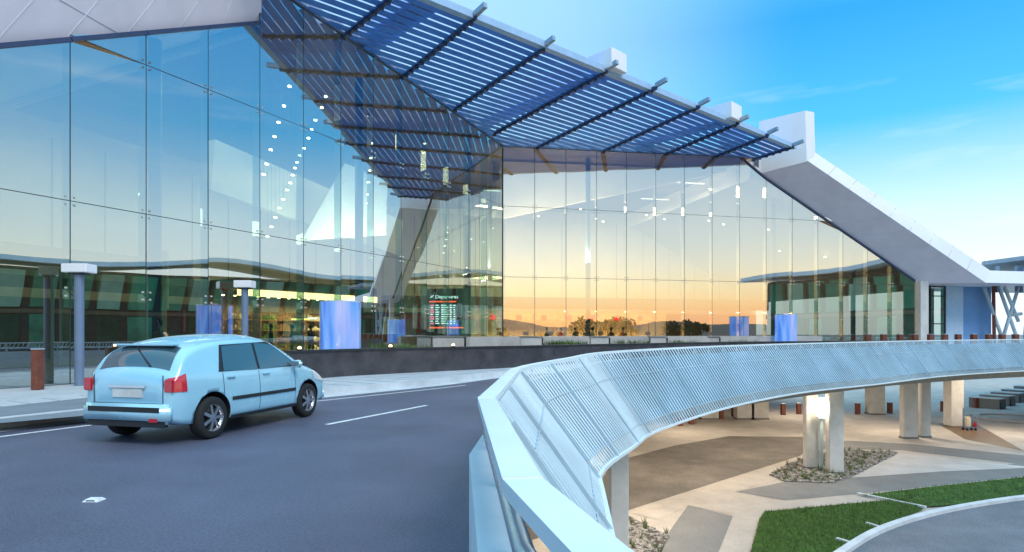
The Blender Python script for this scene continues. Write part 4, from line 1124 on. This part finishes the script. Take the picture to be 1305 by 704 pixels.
# driveway disc with kerb
kc = [(1040, 725), (1070, 704), (1110, 680), (1160, 662), (1220, 648), (1305, 635), (1420, 624), (1600, 618)]
kp = smooth_line([tuple(U(x, y, GL).xy) for x, y in kc], 6)
mb = MB(); mb.poly([(x, y, GL + .016) for x, y in kp] + [(48, 4, GL + .016), (8, 4, GL + .016)]); struct(mb.build('driveway', M['asphalt_drive']))
mb = MB(); ribbon(mb, kp, .26, 0, GL, GL + .15); struct(mb.build('driveway_kerb', M['kerb']))
lawns = []
def lawn(pts, n, lab, z=.07):
    P = [U(x, y, GL + z) for x, y in pts]
    mb = MB(); mb.poly(P); o = mb.build('lawn', M['grass']); tag(o, lab, 'lawn', kind='stuff')
    xs = [p.x for p in P]; ys = [p.y for p in P]
    def inside(x, y):
        c = False
        for i in range(len(P)):
            a, b = P[i], P[i - 1]
            if (a.y > y) != (b.y > y) and x < (b.x - a.x) * (y - a.y) / (b.y - a.y) + a.x: c = not c
        return c
    g = MB(); k = 0
    while k < n:
        x = random.uniform(min(xs), max(xs)); y = random.uniform(min(ys), max(ys))
        if not inside(x, y): k += .2; continue
        k += 1; a = random.uniform(0, 6.28); w_ = .012; h = random.uniform(.05, .12)
        dx, dy = math.cos(a) * w_, math.sin(a) * w_; lx, ly = random.uniform(-.04, .04), random.uniform(-.04, .04)
        g.poly([(x - dx, y - dy, GL + z), (x + dx, y + dy, GL + z), (x + lx, y + ly, GL + z + h)])
    gb = g.build('grass_blades', M['leaf'], o)
lawn([(950, 730), (960, 692), (968, 662), (975, 652), (1060, 644), (1150, 636), (1177, 649), (1110, 677), (1068, 701), (1035, 728)], 16000, 'green lawn wedge inside the curved driveway kerb, nearest the camera')
lawn([(1098, 631), (1200, 619), (1305, 608), (1500, 590), (1600, 600), (1600, 612), (1420, 620), (1305, 631), (1220, 643), (1180, 646)], 14000, 'green lawn strip along the curved kerb at the right edge')
mb = MB(); a = U(1093, 631, GL); b = U(1180, 649, GL); mb.bar(a + Vector((0, 0, .06)), b + Vector((0, 0, .06)), .15, .1); struct(mb.build('lawn_edging', M['kerb']))
for k, (a, b) in enumerate((((1066, 690), (1085, 696)), ((1104, 670), (1120, 675)))):
    A = U(*a, GL); Bq = U(*b, GL); mb = MB(); mb.bar(A + Vector((0, 0, .08)), Bq + Vector((0, 0, .08)), .12, .1); struct(mb.build('kerb_stub', M['kerb']))
# gravel beds
def gravel(pts, n, lab):
    P = [U(x, y, GL + .01) for x, y in pts]; mb = MB(); mb.poly([p + Vector((0, 0, .012)) for p in P]); base = mb.build('gravel_bed', M['soil']); tag(base, lab, 'gravel bed', kind='stuff')
    xs = [p.x for p in P]; ys = [p.y for p in P]
    def inside(x, y):
        c = False
        for i in range(len(P)):
            a, b = P[i], P[i - 1]
            if (a.y > y) != (b.y > y) and x < (b.x - a.x) * (y - a.y) / (b.y - a.y) + a.x: c = not c
        return c
    g = MB(); k = 0; lf = MB()
    ico = bmesh.new(); bmesh.ops.create_icosphere(ico, subdivisions=1, radius=1); iv = [v.co.copy() for v in ico.verts]; ifc = [tuple(v.index for v in f.verts) for f in ico.faces]; ico.free()
    while k < n:
        x = random.uniform(min(xs), max(xs)); y = random.uniform(min(ys), max(ys))
        if not inside(x, y): k += .1; continue
        k += 1; r = random.uniform(.05, .13); s_ = (r * random.uniform(.8, 1.4), r * random.uniform(.8, 1.4), r * .6)
        g.raw([(x + v.x * s_[0] * random.uniform(.85, 1.1), y + v.y * s_[1] * random.uniform(.85, 1.1), GL + .04 + v.z * s_[2]) for v in iv], ifc)
        if random.random() < .10:
            for q in range(14):
                a = random.uniform(0, 6.28); h = random.uniform(.12, .4); l_ = random.uniform(.03, .2); w_ = .018
                lf.poly([(x - w_, y, GL), (x + w_, y, GL), (x + l_ * math.cos(a), y + l_ * math.sin(a), GL + h)])
    g.build('stones', M['pebble'], base); lf.build('sprigs', mat('sprig', (.12, .15, .05), .7), base)
gravel([(980, 606), (1005, 592), (1028, 583), (1075, 574), (1145, 577), (1085, 608), (1060, 616), (1000, 614)], 1500, 'grey gravel bed with sparse shoots around the twin columns')
gravel([(760, 730), (770, 662), (800, 657), (852, 684), (830, 735)], 500, 'grey gravel bed with shoots at the foot of the nearest column')

# planter blocks row lower right
for k, (px, py, s_) in enumerate(((1258, 520, 1.6), (1271, 516, 1.6), (1284, 512, 1.7), (1297, 508, 1.8), (1312, 503, 1.9))):
    p = U(px, py, GL); t = thing('planter_block', 'dark concrete seat block on the lower plaza, %s from the left in its row' % ordn[k], 'seat block', (p.x, p.y, GL), rz=R(35), group='seat blocks on the lower plaza')
    mb = MB(); mb.box((0, 0, .45), (s_, 2.4, .9)); mb.build('block', M['paving_dark'], t, bevel=.04)
    mb = MB(); mb.box((0, 0, .93), (s_ + .1, 2.5, .08)); mb.build('seat_top', M['concrete'], t, bevel=.02)
    mb = MB(); mb.box((0, -1.23, .35), (s_ * .8, .06, .6)); mb.build('recess', M['dark'], t)
# luggage trolley
p = U(1222, 546, GL); t = thing('luggage_trolley', 'small luggage trolley with cream case and red bag beside the warm lit column', 'trolley', (p.x + .1, p.y - .9, GL))
mb = MB(); mb.box((0, 0, .22), (.9, .55, .05)); mb.bar((-.42, 0, .2), (-.42, 0, 1.6), .1, .07); mb.bar((.42, -.2, .2), (.3, -.2, 1.0), .04, .04); mb.build('frame', M['column_blue'], t)
for sx in (-.3, .3):
    for sy in (-.2, .2): mb = MB(); mb.lathe([(0, -.03), (.09, -.03), (.09, .03), (0, .03)], 14, Matrix.Translation((sx, sy, .09)) @ Matrix.Rotation(R(90), 4, 'X')); mb.build('wheel', M['dark'], t)
for nm, c, s_, m, lab in (('suitcase', (-.15, 0, .62), (.42, .4, .72), 'cream', 'cream upright suitcase standing on the luggage trolley'), ('travel_bag', (.33, 0, .42), (.36, .42, .34), 'red', 'round red travel bag at the front of the luggage trolley'), ('backpack', (.12, 0, .75), (.22, .36, .8), 'column_blue', 'slim grey blue backpack between suitcase and red bag')):
    o = thing(nm, lab, nm.replace('_', ' '), (t.location.x + c[0], t.location.y + c[1], GL + .246)); hz = s_[2]
    mb = MB(); mb.box((0, 0, hz / 2), s_); mb.build('shell', M[m], o, bevel=.07, smooth=False)
    mb = MB(); mb.bar((-.08, 0, hz + .06), (.08, 0, hz + .06), .03, .03); mb.bar((-.08, 0, hz - .02), (-.08, 0, hz + .06), .02, .02); mb.bar((.08, 0, hz - .02), (.08, 0, hz + .06), .02, .02); mb.build('handle', M['dark'], o)

# ------------------------------------------------------------------ far right structures: V braces and upper roof
vb = thing('braced_walkway', 'white roofed walkway on crossing steel V braces at the right edge', 'walkway', (0, 0, 0))
def vp(px, py, Y=50): return UY(px, py, Y)
for a, b in (((1254, 366), (1275, 425)), ((1266, 364), (1267, 431)), ((1273, 366), (1294, 425)), ((1298, 366), (1280, 425)), ((1312, 366), (1306, 431)), ((1280, 366), (1298, 410)), ((1302, 400), (1288, 402))):
    A = vp(*a); Bq = vp(*b); mb = MB(); 
    if abs(b[1] - 410) > 14 and abs(b[1] - 402) > 3: Bq = A + (Bq - A) * ((A.z - .15) / (A.z - Bq.z))
    mb.tube([A, Bq], .13, 10); mb.build('brace', M['steel_light'] if a[0] != 1266 else M['bollard'], vb, smooth=True)
ur = thing('upper_roof', 'thin dark edged upper roof plate on short posts above the white walkway roof', 'roof', (0, 0, 0))
A = UY(1252, 338, 54); Bq = UY(1330, 328, 48); Cq = Bq + Vector((12, 3, .4)); Dq = A + Vector((10, 14, .3))
mb = MB(); vs = [A, Bq, Cq, Dq]; th = Vector((0, 0, .32)); mb.raw(vs + [v + th for v in vs], [(3, 2, 1, 0), (4, 5, 6, 7), (0, 1, 5, 4), (1, 2, 6, 5), (2, 3, 7, 6), (3, 0, 4, 7)]); mb.build('roof_plate', M['roof'], ur)
for px in (1271, 1296, 1301):
    p = UY(px, 341, 50); mb = MB(); mb.bar((p.x, p.y, p.z + .1), (p.x, p.y, p.z - 2.0), .2, .2); mb.build('post', M['column_blue'], ur)

# ------------------------------------------------------------------ the neighbouring terminal building (seen mirrored in the glass)
nb_ = thing('neighbour_terminal', 'neighbouring green glazed terminal with curved pale roof, seen mirrored in the glass wall', 'building', (0, 0, 0))
X0, Y0, Y1 = 60, 7, 62
gg = mat('green_glazing', (.05, .24, .13), .4, var=.35, scale=.25, spec=.25); gp = mat('pale_glazing', (.30, .46, .30), .3, var=.2, scale=.3); gd = mat('dark_green_glazing', (.02, .06, .04), .5, var=.4, scale=.3, spec=.15)
mb = MB(); mb.box((X0 + 9, (Y0 + Y1) / 2, 2.0), (17.4, Y1 - Y0, 14.8)); mb.build('body', M['dark'], nb_)
mb = MB(); mb.box((X0 + 9, (Y0 + Y1) / 2, -2.5), (17.9, Y1 - Y0 + .5, 1.0)); mb.box((X0 + 9, (Y0 + Y1) / 2, 4.1), (18.0, Y1 - Y0 + .6, .5)); mb.build('floor_band', M['bronze'], nb_)
k = 0; y = Y0 + 1
while y < Y1 - 1:
    w_ = 2.4
    for z0, z1 in ((-1.8, 3.7), (4.6, 8.9)):
        m = MB(); top = z1
        m.raw([(X0 - .2, y, z0), (X0 - .2, y + w_, z0), (X0 - 1.1 * (z0 > 4), y + w_ + .6 * (z0 > 4), z1), (X0 - 1.1 * (z0 > 4), y + .6 * (z0 > 4), z1), (X0 + .4, y, z0), (X0 + .4, y + w_, z0), (X0 + .4, y + w_, z1), (X0 + .4, y, z1)],
              [(0, 3, 2, 1), (4, 5, 6, 7), (0, 1, 5, 4), (1, 2, 6, 5), (2, 3, 7, 6), (3, 0, 4, 7)])
        m.build('window_bay', [gg, gp, gg][k % 3] if z0 > 0 else [gd, gd, gg][k % 3], nb_)
    y += 3.3; k += 1
mb = MB(); vs = []; n_ = 24
for i in range(n_ + 1):
    y = Y0 - 2 + (Y1 - Y0 + 4) * i / n_; zt = 9.6 + 1.6 * math.sin(i / n_ * math.pi * 1.0) * (.6 + .4 * math.cos(i * .5))
    vs += [(X0 - 3.5, y, zt - .2), (X0 + 18, y, zt + 1), (X0 + 18, y, zt + 1.6), (X0 - 3.5, y, zt + .35)]
fs = []
for i in range(n_):
    for j in range(4): jj = (j + 1) % 4; fs.append((i * 4 + j, i * 4 + jj, i * 4 + 4 + jj, i * 4 + 4 + j))
fs += [(3, 2, 1, 0), (n_ * 4, n_ * 4 + 1, n_ * 4 + 2, n_ * 4 + 3)]
mb.raw(vs, fs); mb.build('curved_roof', M['white_clad'], nb_)

# hills all round the back and sides
rnd = random.Random(3); ph = [rnd.uniform(0, 6.28) for _ in range(8)]
def hill_h(a): return 34 + 12 * math.sin(a * 5 + ph[0]) + 9 * math.sin(a * 11 + ph[1]) + 5 * math.sin(a * 23 + ph[2]) + 3 * math.sin(a * 47 + ph[3])
mb = MB(); vs = []; n_ = 240; a0, a1 = R(95) , R(395)
for i in range(n_ + 1):
    a = a0 + (a1 - a0) * i / n_; h = max(4, hill_h(a) * min(1, (i / 12), (n_ - i) / 12))
    for rr, f in ((900, 0), (1100, .45), (1350, .85), (1600, 1), (2200, .5), (2600, 0)):
        vs.append((rr * math.cos(a), rr * math.sin(a), GL - .1 + h * f))
fs = [(i * 6 + j, i * 6 + j + 1, i * 6 + 7 + j, i * 6 + 6 + j) for i in range(n_) for j in range(5)]
mb.raw(vs, fs); struct(mb.build('hills', M['hill'], smooth=True))

# trees mirrored in the glass
def tree_meshes(seed):
    r = random.Random(seed); tr = MB(); H = 7
    tr.tube([(0, 0, 0), (.1, .05, 1.5), (.05, .1, 3.2), (.2, .1, 5.2)], [.22, .17, .12, .05], 8)
    for k in range(6):
        a = k * 1.05; tr.tube([(.08, .08, 2.2 + k * .4), (math.cos(a) * 1.4, math.sin(a) * 1.4, 3.6 + k * .45)], [.07, .025], 6)
    cr = MB()
    cl = [(r.gauss(0, 1.3), r.gauss(0, 1.3), r.uniform(2.8, 6.6), r.uniform(.7, 1.3)) for _ in range(24)]
    for cx_, cy_, cz_, cr_ in cl:
        for q in range(95):
            v = Vector((r.gauss(0, 1), r.gauss(0, 1), r.gauss(0, 1))).normalized() * cr_ * r.uniform(.55, 1); c = Vector((cx_, cy_, cz_)) + v
            u1 = Vector((r.gauss(0, 1), r.gauss(0, 1), r.gauss(0, 1))).normalized() * .30; u2 = u1.cross(Vector((r.gauss(0, 1), r.gauss(0, 1), r.gauss(0, 1)))).normalized() * .24
            cr.poly([c - u1, c + u2, c + u1, c - u2])
    return tr, cr
protos = []
for sd_ in (1, 2):
    t = thing('tree', '', 'tree', (0, 0, 0), group='trees beyond the road, mirrored in the glass'); a, b = tree_meshes(sd_)
    a.build('trunk', M['bark'], t); b.build('crown', M['leafdark'], t); protos.append(t)
spots = [(52, -25, 1.2), (58, -33, 1.4), (47, -38, 1.0), (64, -48, 1.5), (70, -22, 1.3), (40, -52, 1.2), (80, -60, 1.5), (35, -66, 1.3)]
tn = ['round', 'tall', 'small', 'large', 'dense', 'narrow', 'broad', 'farthest']
for k, (x, y, s_) in enumerate(spots):
    t = protos[k] if k < 2 else copy_tree(protos[k % 2]); t.location = (x, y, GL); t.scale = (s_,) * 3; t.rotation_euler = (0, 0, k * 1.3)
    t['label'] = '%s dark tree beyond the driveway behind the viewer, mirrored in the right glass' % tn[k]

# ------------------------------------------------------------------ the car
def build_car():
    import bisect
    PT = [(-1.93, .86), (-1.90, .99), (-1.84, 1.07), (-1.71, 1.27), (-1.58, 1.37), (-1.38, 1.44), (-1.0, 1.505), (-.5, 1.54), (-.1, 1.54), (.2, 1.50), (.5, 1.39), (.85, 1.205), (1.15, 1.045), (1.38, .985), (1.62, .89), (1.8, .775), (1.90, .64), (1.94, .50)]
    def T(x):
        if x <= PT[0][0]: return PT[0][1]
        for i in range(len(PT) - 1):
            if PT[i][0] <= x <= PT[i + 1][0]:
                t = (x - PT[i][0]) / (PT[i + 1][0] - PT[i][0])
                p = [PT[max(i - 1, 0)][1], PT[i][1], PT[i + 1][1], PT[min(i + 2, len(PT) - 1)][1]]
                v = catmull((p[0],), (p[1],), (p[2],), (p[3],), t)[0]
                return v
        return PT[-1][1]
    def Bz(x): return .24 + .10 * max(0, (abs(x) - 1.5) / .45) ** 2
    def W(x):
        u = abs(x) / 1.94; w = .845 * (1 - .085 * u ** 3)
        if abs(x) > 1.72: w *= math.sqrt(max(0.0, 1 - (.42 * (abs(x) - 1.72) / .22) ** 2)) 
        return w
    def side(x, z):
        if z < .55: f = 1 - .05 * ((.55 - z) / .32) ** 2
        elif z < .97: f = 1 - .045 * ((z - .55) / .42) ** 2
        else: f = .955 - (z - .97) * .36
        return W(x) * f
    r_, p_ = .15, 2.4
    def hw(x, z):
        t = T(x); s_ = side(x, z); r = min(r_, (t - Bz(x)) * .4)
        if z > t - r: s_ *= max(0, 1 - ((z - (t - r)) / r) ** p_) ** (1 / p_)
        return s_
    def ztop(x, y):
        t = T(x); r = min(r_, (t - Bz(x)) * .4); s_ = side(x, t - r * .5)
        return t - r + r * max(0, 1 - min(1, abs(y) / s_) ** p_) ** (1 / p_)
    xs = [-1.93, -1.915, -1.89, -1.86] + [-1.82 + .06 * i for i in range(62)] + [1.87, 1.90, 1.925, 1.94]
    rings = []
    for x in xs:
        b, t = Bz(x), T(x); r = min(r_, (t - b) * .4); half = [(0, b), (side(x, b) * .6, b), (side(x, b) * .9, b)]
        zs = [b + .03 + (t - r - b - .03) * k / 13 for k in range(14)]
        half += [(side(x, z), z) for z in zs]
        for k in range(1, 11):
            th = (math.pi / 2) * k / 10; cy = max(0, math.cos(th)) ** (2 / p_); sz = math.sin(th) ** (2 / p_)
            z = t - r + r * sz; half.append((side(x, z) * cy if k < 10 else 0, z))
        ring = [(x, y, z) for y, z in half] + [(x, -y, z) for y, z in half[-2:0:-1]]
        rings.append(ring)
    mb = MB(); n = len(rings[0]); vs = [v for r in rings for v in r]; fs = []
    for i in range(len(rings) - 1):
        for j in range(n): jj = (j + 1) % n; fs.append((i * n + j, i * n + jj, (i + 1) * n + jj, (i + 1) * n + j))
    fs.append(tuple(reversed(range(n)))); fs.append(tuple(range((len(rings) - 1) * n, len(rings) * n)))
    mb.raw(vs, fs)
    paint = mat('car_paint', (.40, .72, .86), .25, metal=.15, var=.02, coat=1)
    trim = mat('car_trim', (.02, .022, .025), .5); tyre = mat('tyre', (.018, .018, .018), .85); rim = mat('alloy', (.6, .6, .62), .25, metal=.9)
    glass = mat('car_glass', (.05, .09, .11), .04, var=.02, spec=1.0, coat=1, rvar=.01)
    red = mat('tail_lens', (.62, .02, .04), .12, coat=1); clear = mat('head_lens', (.75, .78, .8), .08, coat=1); chrome = mat('chrome', (.8, .8, .82), .12, metal=1)
    t = thing('hatchback_car', 'light blue five door hatchback driving away along the elevated road', 'car')
    body = mb.build('body', paint, t, smooth=True)
    WX = (-1.24, 1.24); WR = .31
    cut = MB()
    for x in WX:
        for sy in (-1, 1):
            cut.lathe([(0, -.3), (.365, -.3), (.365, .3), (0, .3)], 40, Matrix.Translation((x, sy * .82, .33)) @ Matrix.Rotation(R(90), 4, 'X'))
    co_ = cut.build('cutter', trim); bm = bmesh.new(); bm.from_mesh(co_.data); bmesh.ops.remove_doubles(bm, verts=bm.verts, dist=1e-5); bmesh.ops.recalc_face_normals(bm, faces=bm.faces); bm.to_mesh(co_.data); bm.free()
    bm = bmesh.new(); bm.from_mesh(body.data); bmesh.ops.remove_doubles(bm, verts=bm.verts, dist=1e-5); bmesh.ops.recalc_face_normals(bm, faces=bm.faces); bm.to_mesh(body.data); bm.free()
    md = body.modifiers.new('b', 'BOOLEAN'); md.operation = 'DIFFERENCE'; md.object = co_; md.solver = 'EXACT'
    dg = bpy.context.evaluated_depsgraph_get(); dg.update(); nm = bpy.data.meshes.new_from_object(body.evaluated_get(dg))
    body.modifiers.clear(); body.data = nm; bpy.data.objects.remove(co_)
    nm.materials.clear(); nm.materials.append(paint); nm.materials.append(trim)
    for p in nm.polygons:
        c = p.center; p.material_index = 0; p.use_smooth = True
        for x in WX:
            d = math.hypot(c.x - x, c.z - .33)
            if d < .368 and abs(c.y) < side(c.x, .4) - .012: p.material_index = 1; p.use_smooth = False
        if c.z < .26: p.material_index = 1
    def sidepatch(name, poly, m, par, off=.004, n=14, sy=1, th=.0):
        # poly: list of (x,z) quad corners: bl, br, tr, tl  -> bilinear grid
        g = MB(); bl, br, tr, tl = [Vector(p) for p in poly]; vs = []
        for i in range(n + 1):
            for j in range(n + 1):
                u, v = i / n, j / n; q = (bl * (1 - u) + br * u) * (1 - v) + (tl * (1 - u) + tr * u) * v
                vs.append((q.x, sy * (hw(q.x, q.y) + off), q.y))
        fs = [(i * (n + 1) + j, (i + 1) * (n + 1) + j, (i + 1) * (n + 1) + j + 1, i * (n + 1) + j + 1) for i in range(n) for j in range(n)]
        g.raw(vs, fs); return g.build(name, m, par, smooth=True)
    for sy in (-1, 1):
        q1 = [(.84, .985), (-.16, .965), (-.16, 1.39), (.30, 1.365)]; q2 = [(-.22, .965), (-1.0, .985), (-.93, 1.355), (-.22, 1.39)]; q3 = [(-1.06, 1.0), (-1.42, 1.07), (-1.28, 1.28), (-1.00, 1.34)]
        dark = sidepatch('window_surround', [(.93, .965), (-1.10, .975), (-.96, 1.375), (.22, 1.41)], trim, t, .004, 30, sy)
        for q in (q1, q2): sidepatch('side_window', q, glass, t, .009, 12, sy)
        # door seams
        for xx in (.80, -.19, -1.02):
            sidepatch('door_seam', [(xx + .005, .32 if xx > -1 else .62), (xx - .005, .32 if xx > -1 else .62), (xx - .005, .96), (xx + .005, .96)], trim, t, .003, 6, sy)
        sidepatch('side_moulding', [(.80, .53), (-.86, .53), (-.86, .585), (.80, .585)], trim, t, .012, 10, sy)
        sidepatch('sill', [(.86, .245), (-.86, .245), (-.86, .30), (.86, .30)], trim, t, .010, 10, sy)
        for xx in (-.02, -.86):
            h = MB(); y = sy * (hw(xx, .88) + .02); h.box((xx, y, .885), (.17, .03, .03)); h.build('door_handle', paint, t, bevel=.01)
        sidepatch('tail_light', [(-1.72, .74), (-1.926, .74), (-1.90, .93), (-1.72, .99)], red, t, .012, 10, sy)
        sidepatch('headlight', [(1.86, .60), (1.42, .70), (1.40, .86), (1.74, .78)], clear, t, .008, 10, sy)
        m_ = MB(); c = Vector((.72, sy * .92, 1.01)); m_.box(c, (.10, .20, .13)); mi = m_.build('wing_mirror', paint, t, bevel=.03, smooth=True)
        g = MB(); g.box(c + Vector((-.053, 0, 0)), (.004, .15, .09)); g.build('mirror_glass', chrome, mi)
    def toppatch(name, x0, x1, w0, w1, m, off=.006, n=18):
        g = MB(); vs = []
        for i in range(n + 1):
            x = x0 + (x1 - x0) * i / n; w = w0 + (w1 - w0) * i / n; sl = (T(x + .01) - T(x - .01)) / .02; nn = Vector((-sl, 0, 1)).normalized()
            for j in range(n + 1):
                y = -w + 2 * w * j / n; vs.append(Vector((x, y, ztop(x, y))) + nn * off)
        fs = [(i * (n + 1) + j, (i + 1) * (n + 1) + j, (i + 1) * (n + 1) + j + 1, i * (n + 1) + j + 1) for i in range(n) for j in range(n)]
        g.raw(vs, fs); return g.build(name, m, t, smooth=True)
    toppatch('windscreen', .34, 1.10, .54, .66, glass)
    toppatch('rear_window', -1.83, -1.545, .60, .54, glass)
    # rear cap details
    xr = -1.934
    b = MB(); b.box((xr - .01, 0, .44), (.14, 1.46, .27)); b.build('rear_bumper', paint, t, bevel=.045, smooth=True)
    b = MB(); b.box((xr - .082, 0, .50), (.01, 1.2, .07)); b.build('bumper_strip', trim, t)
    b = MB(); b.box((xr - .02, 0, .30), (.08, 1.3, .08)); b.build('rear_valance', trim, t)
    b = MB(); b.box((xr - .008, 0, .72), (.014, .5, .12)); b.build('number_plate', mat('plate', (.7, .7, .66), .5), t)
    for sy in (-1, 1): b = MB(); b.box((xr + .002, sy * .585, .77), (.012, .008, .40)); b.build('tailgate_seam', trim, t)
    b = MB(); b.box((xr + .002, 0, .575), (.012, 1.17, .008)); b.build('tailgate_seam', trim, t)
    b = MB(); b.box((xr - .012, 0, .81), (.03, .6, .035)); b.build('tailgate_handle', chrome, t)
    for sy in (-1, 1): b = MB(); b.box((xr + .005, sy * .685, .83), (.05, .15, .18)); b.build('tail_light', red, t, bevel=.015)
    b = MB(); b.box((xr - .082, -.5, .36), (.01, .14, .05)); b.build('rear_reflector', red, t)
    b = MB(); b.box((-1.60, 0, 1.385), (.14, 1.0, .03)); b.build('roof_spoiler', paint, t, bevel=.01)
    b = MB(); b.bar((-1.30, 0, 1.50), (-1.42, 0, 1.74), .008, .008); b.build('aerial', trim, t)
    b = MB(); b.bar((-1.84, -.28, 1.09), (-1.66, .12, 1.345), .016, .02); b.build('rear_wiper', trim, t)
    b = MB(); b.box((1.93, 0, .36), (.10, 1.45, .22)); b.build('front_bumper', paint, t, bevel=.04, smooth=True)
    b = MB(); b.box((1.945, 0, .58), (.03, .9, .12)); b.build('grille', trim, t)
    for x in WX:
        for sy in (-1, 1):
            MM = Matrix.Translation((x, sy * .735, WR)) @ Matrix.Rotation(R(-90) * sy, 4, 'X')
            wd = thing('wheel', None, None) ; wd.parent = t; wd.pop('label', None)
            bpy.data.objects.remove(wd)
            tb = MB(); tb.lathe([(.20, -.09), (.27, -.095), (.305, -.075), (.31, -.03), (.31, .03), (.305, .075), (.27, .095), (.205, .09)], 40, MM); wo = tb.build('wheel', tyre, t, smooth=True)
            rb = MB(); rb.lathe([(.207, .088), (.20, .07), (.185, .05), (.185, -.06)], 36, MM)
            for k in range(7):
                a = 2 * math.pi * k / 7; p1 = MM @ Vector((.03 * math.cos(a), .03 * math.sin(a), .075)); p2 = MM @ Vector((.195 * math.cos(a), .195 * math.sin(a), .07)); rb.bar(p1, p2, .045, .025, up=(0, 1, 0))
            rb.lathe([(0, .092), (.04, .09), (.05, .06)], 20, MM); rb.build('rim', rim, wo)
            bk = MB(); bk.lathe([(0, .02), (.18, .02)], 30, MM); bk.build('brake_disc', M['dark'], wo)
    return t
car = build_car()
ctr = (Vector((-4.50, 8.94)) + Vector((-3.79, 11.72))) / 2; hd = Vector((.71, 2.83)).normalized(); lf = Vector((-hd.y, hd.x))
ctr = ctr + lf * .76 
car.location = (ctr.x, ctr.y, 0); car.rotation_euler = (0, 0, math.atan2(hd.y, hd.x))
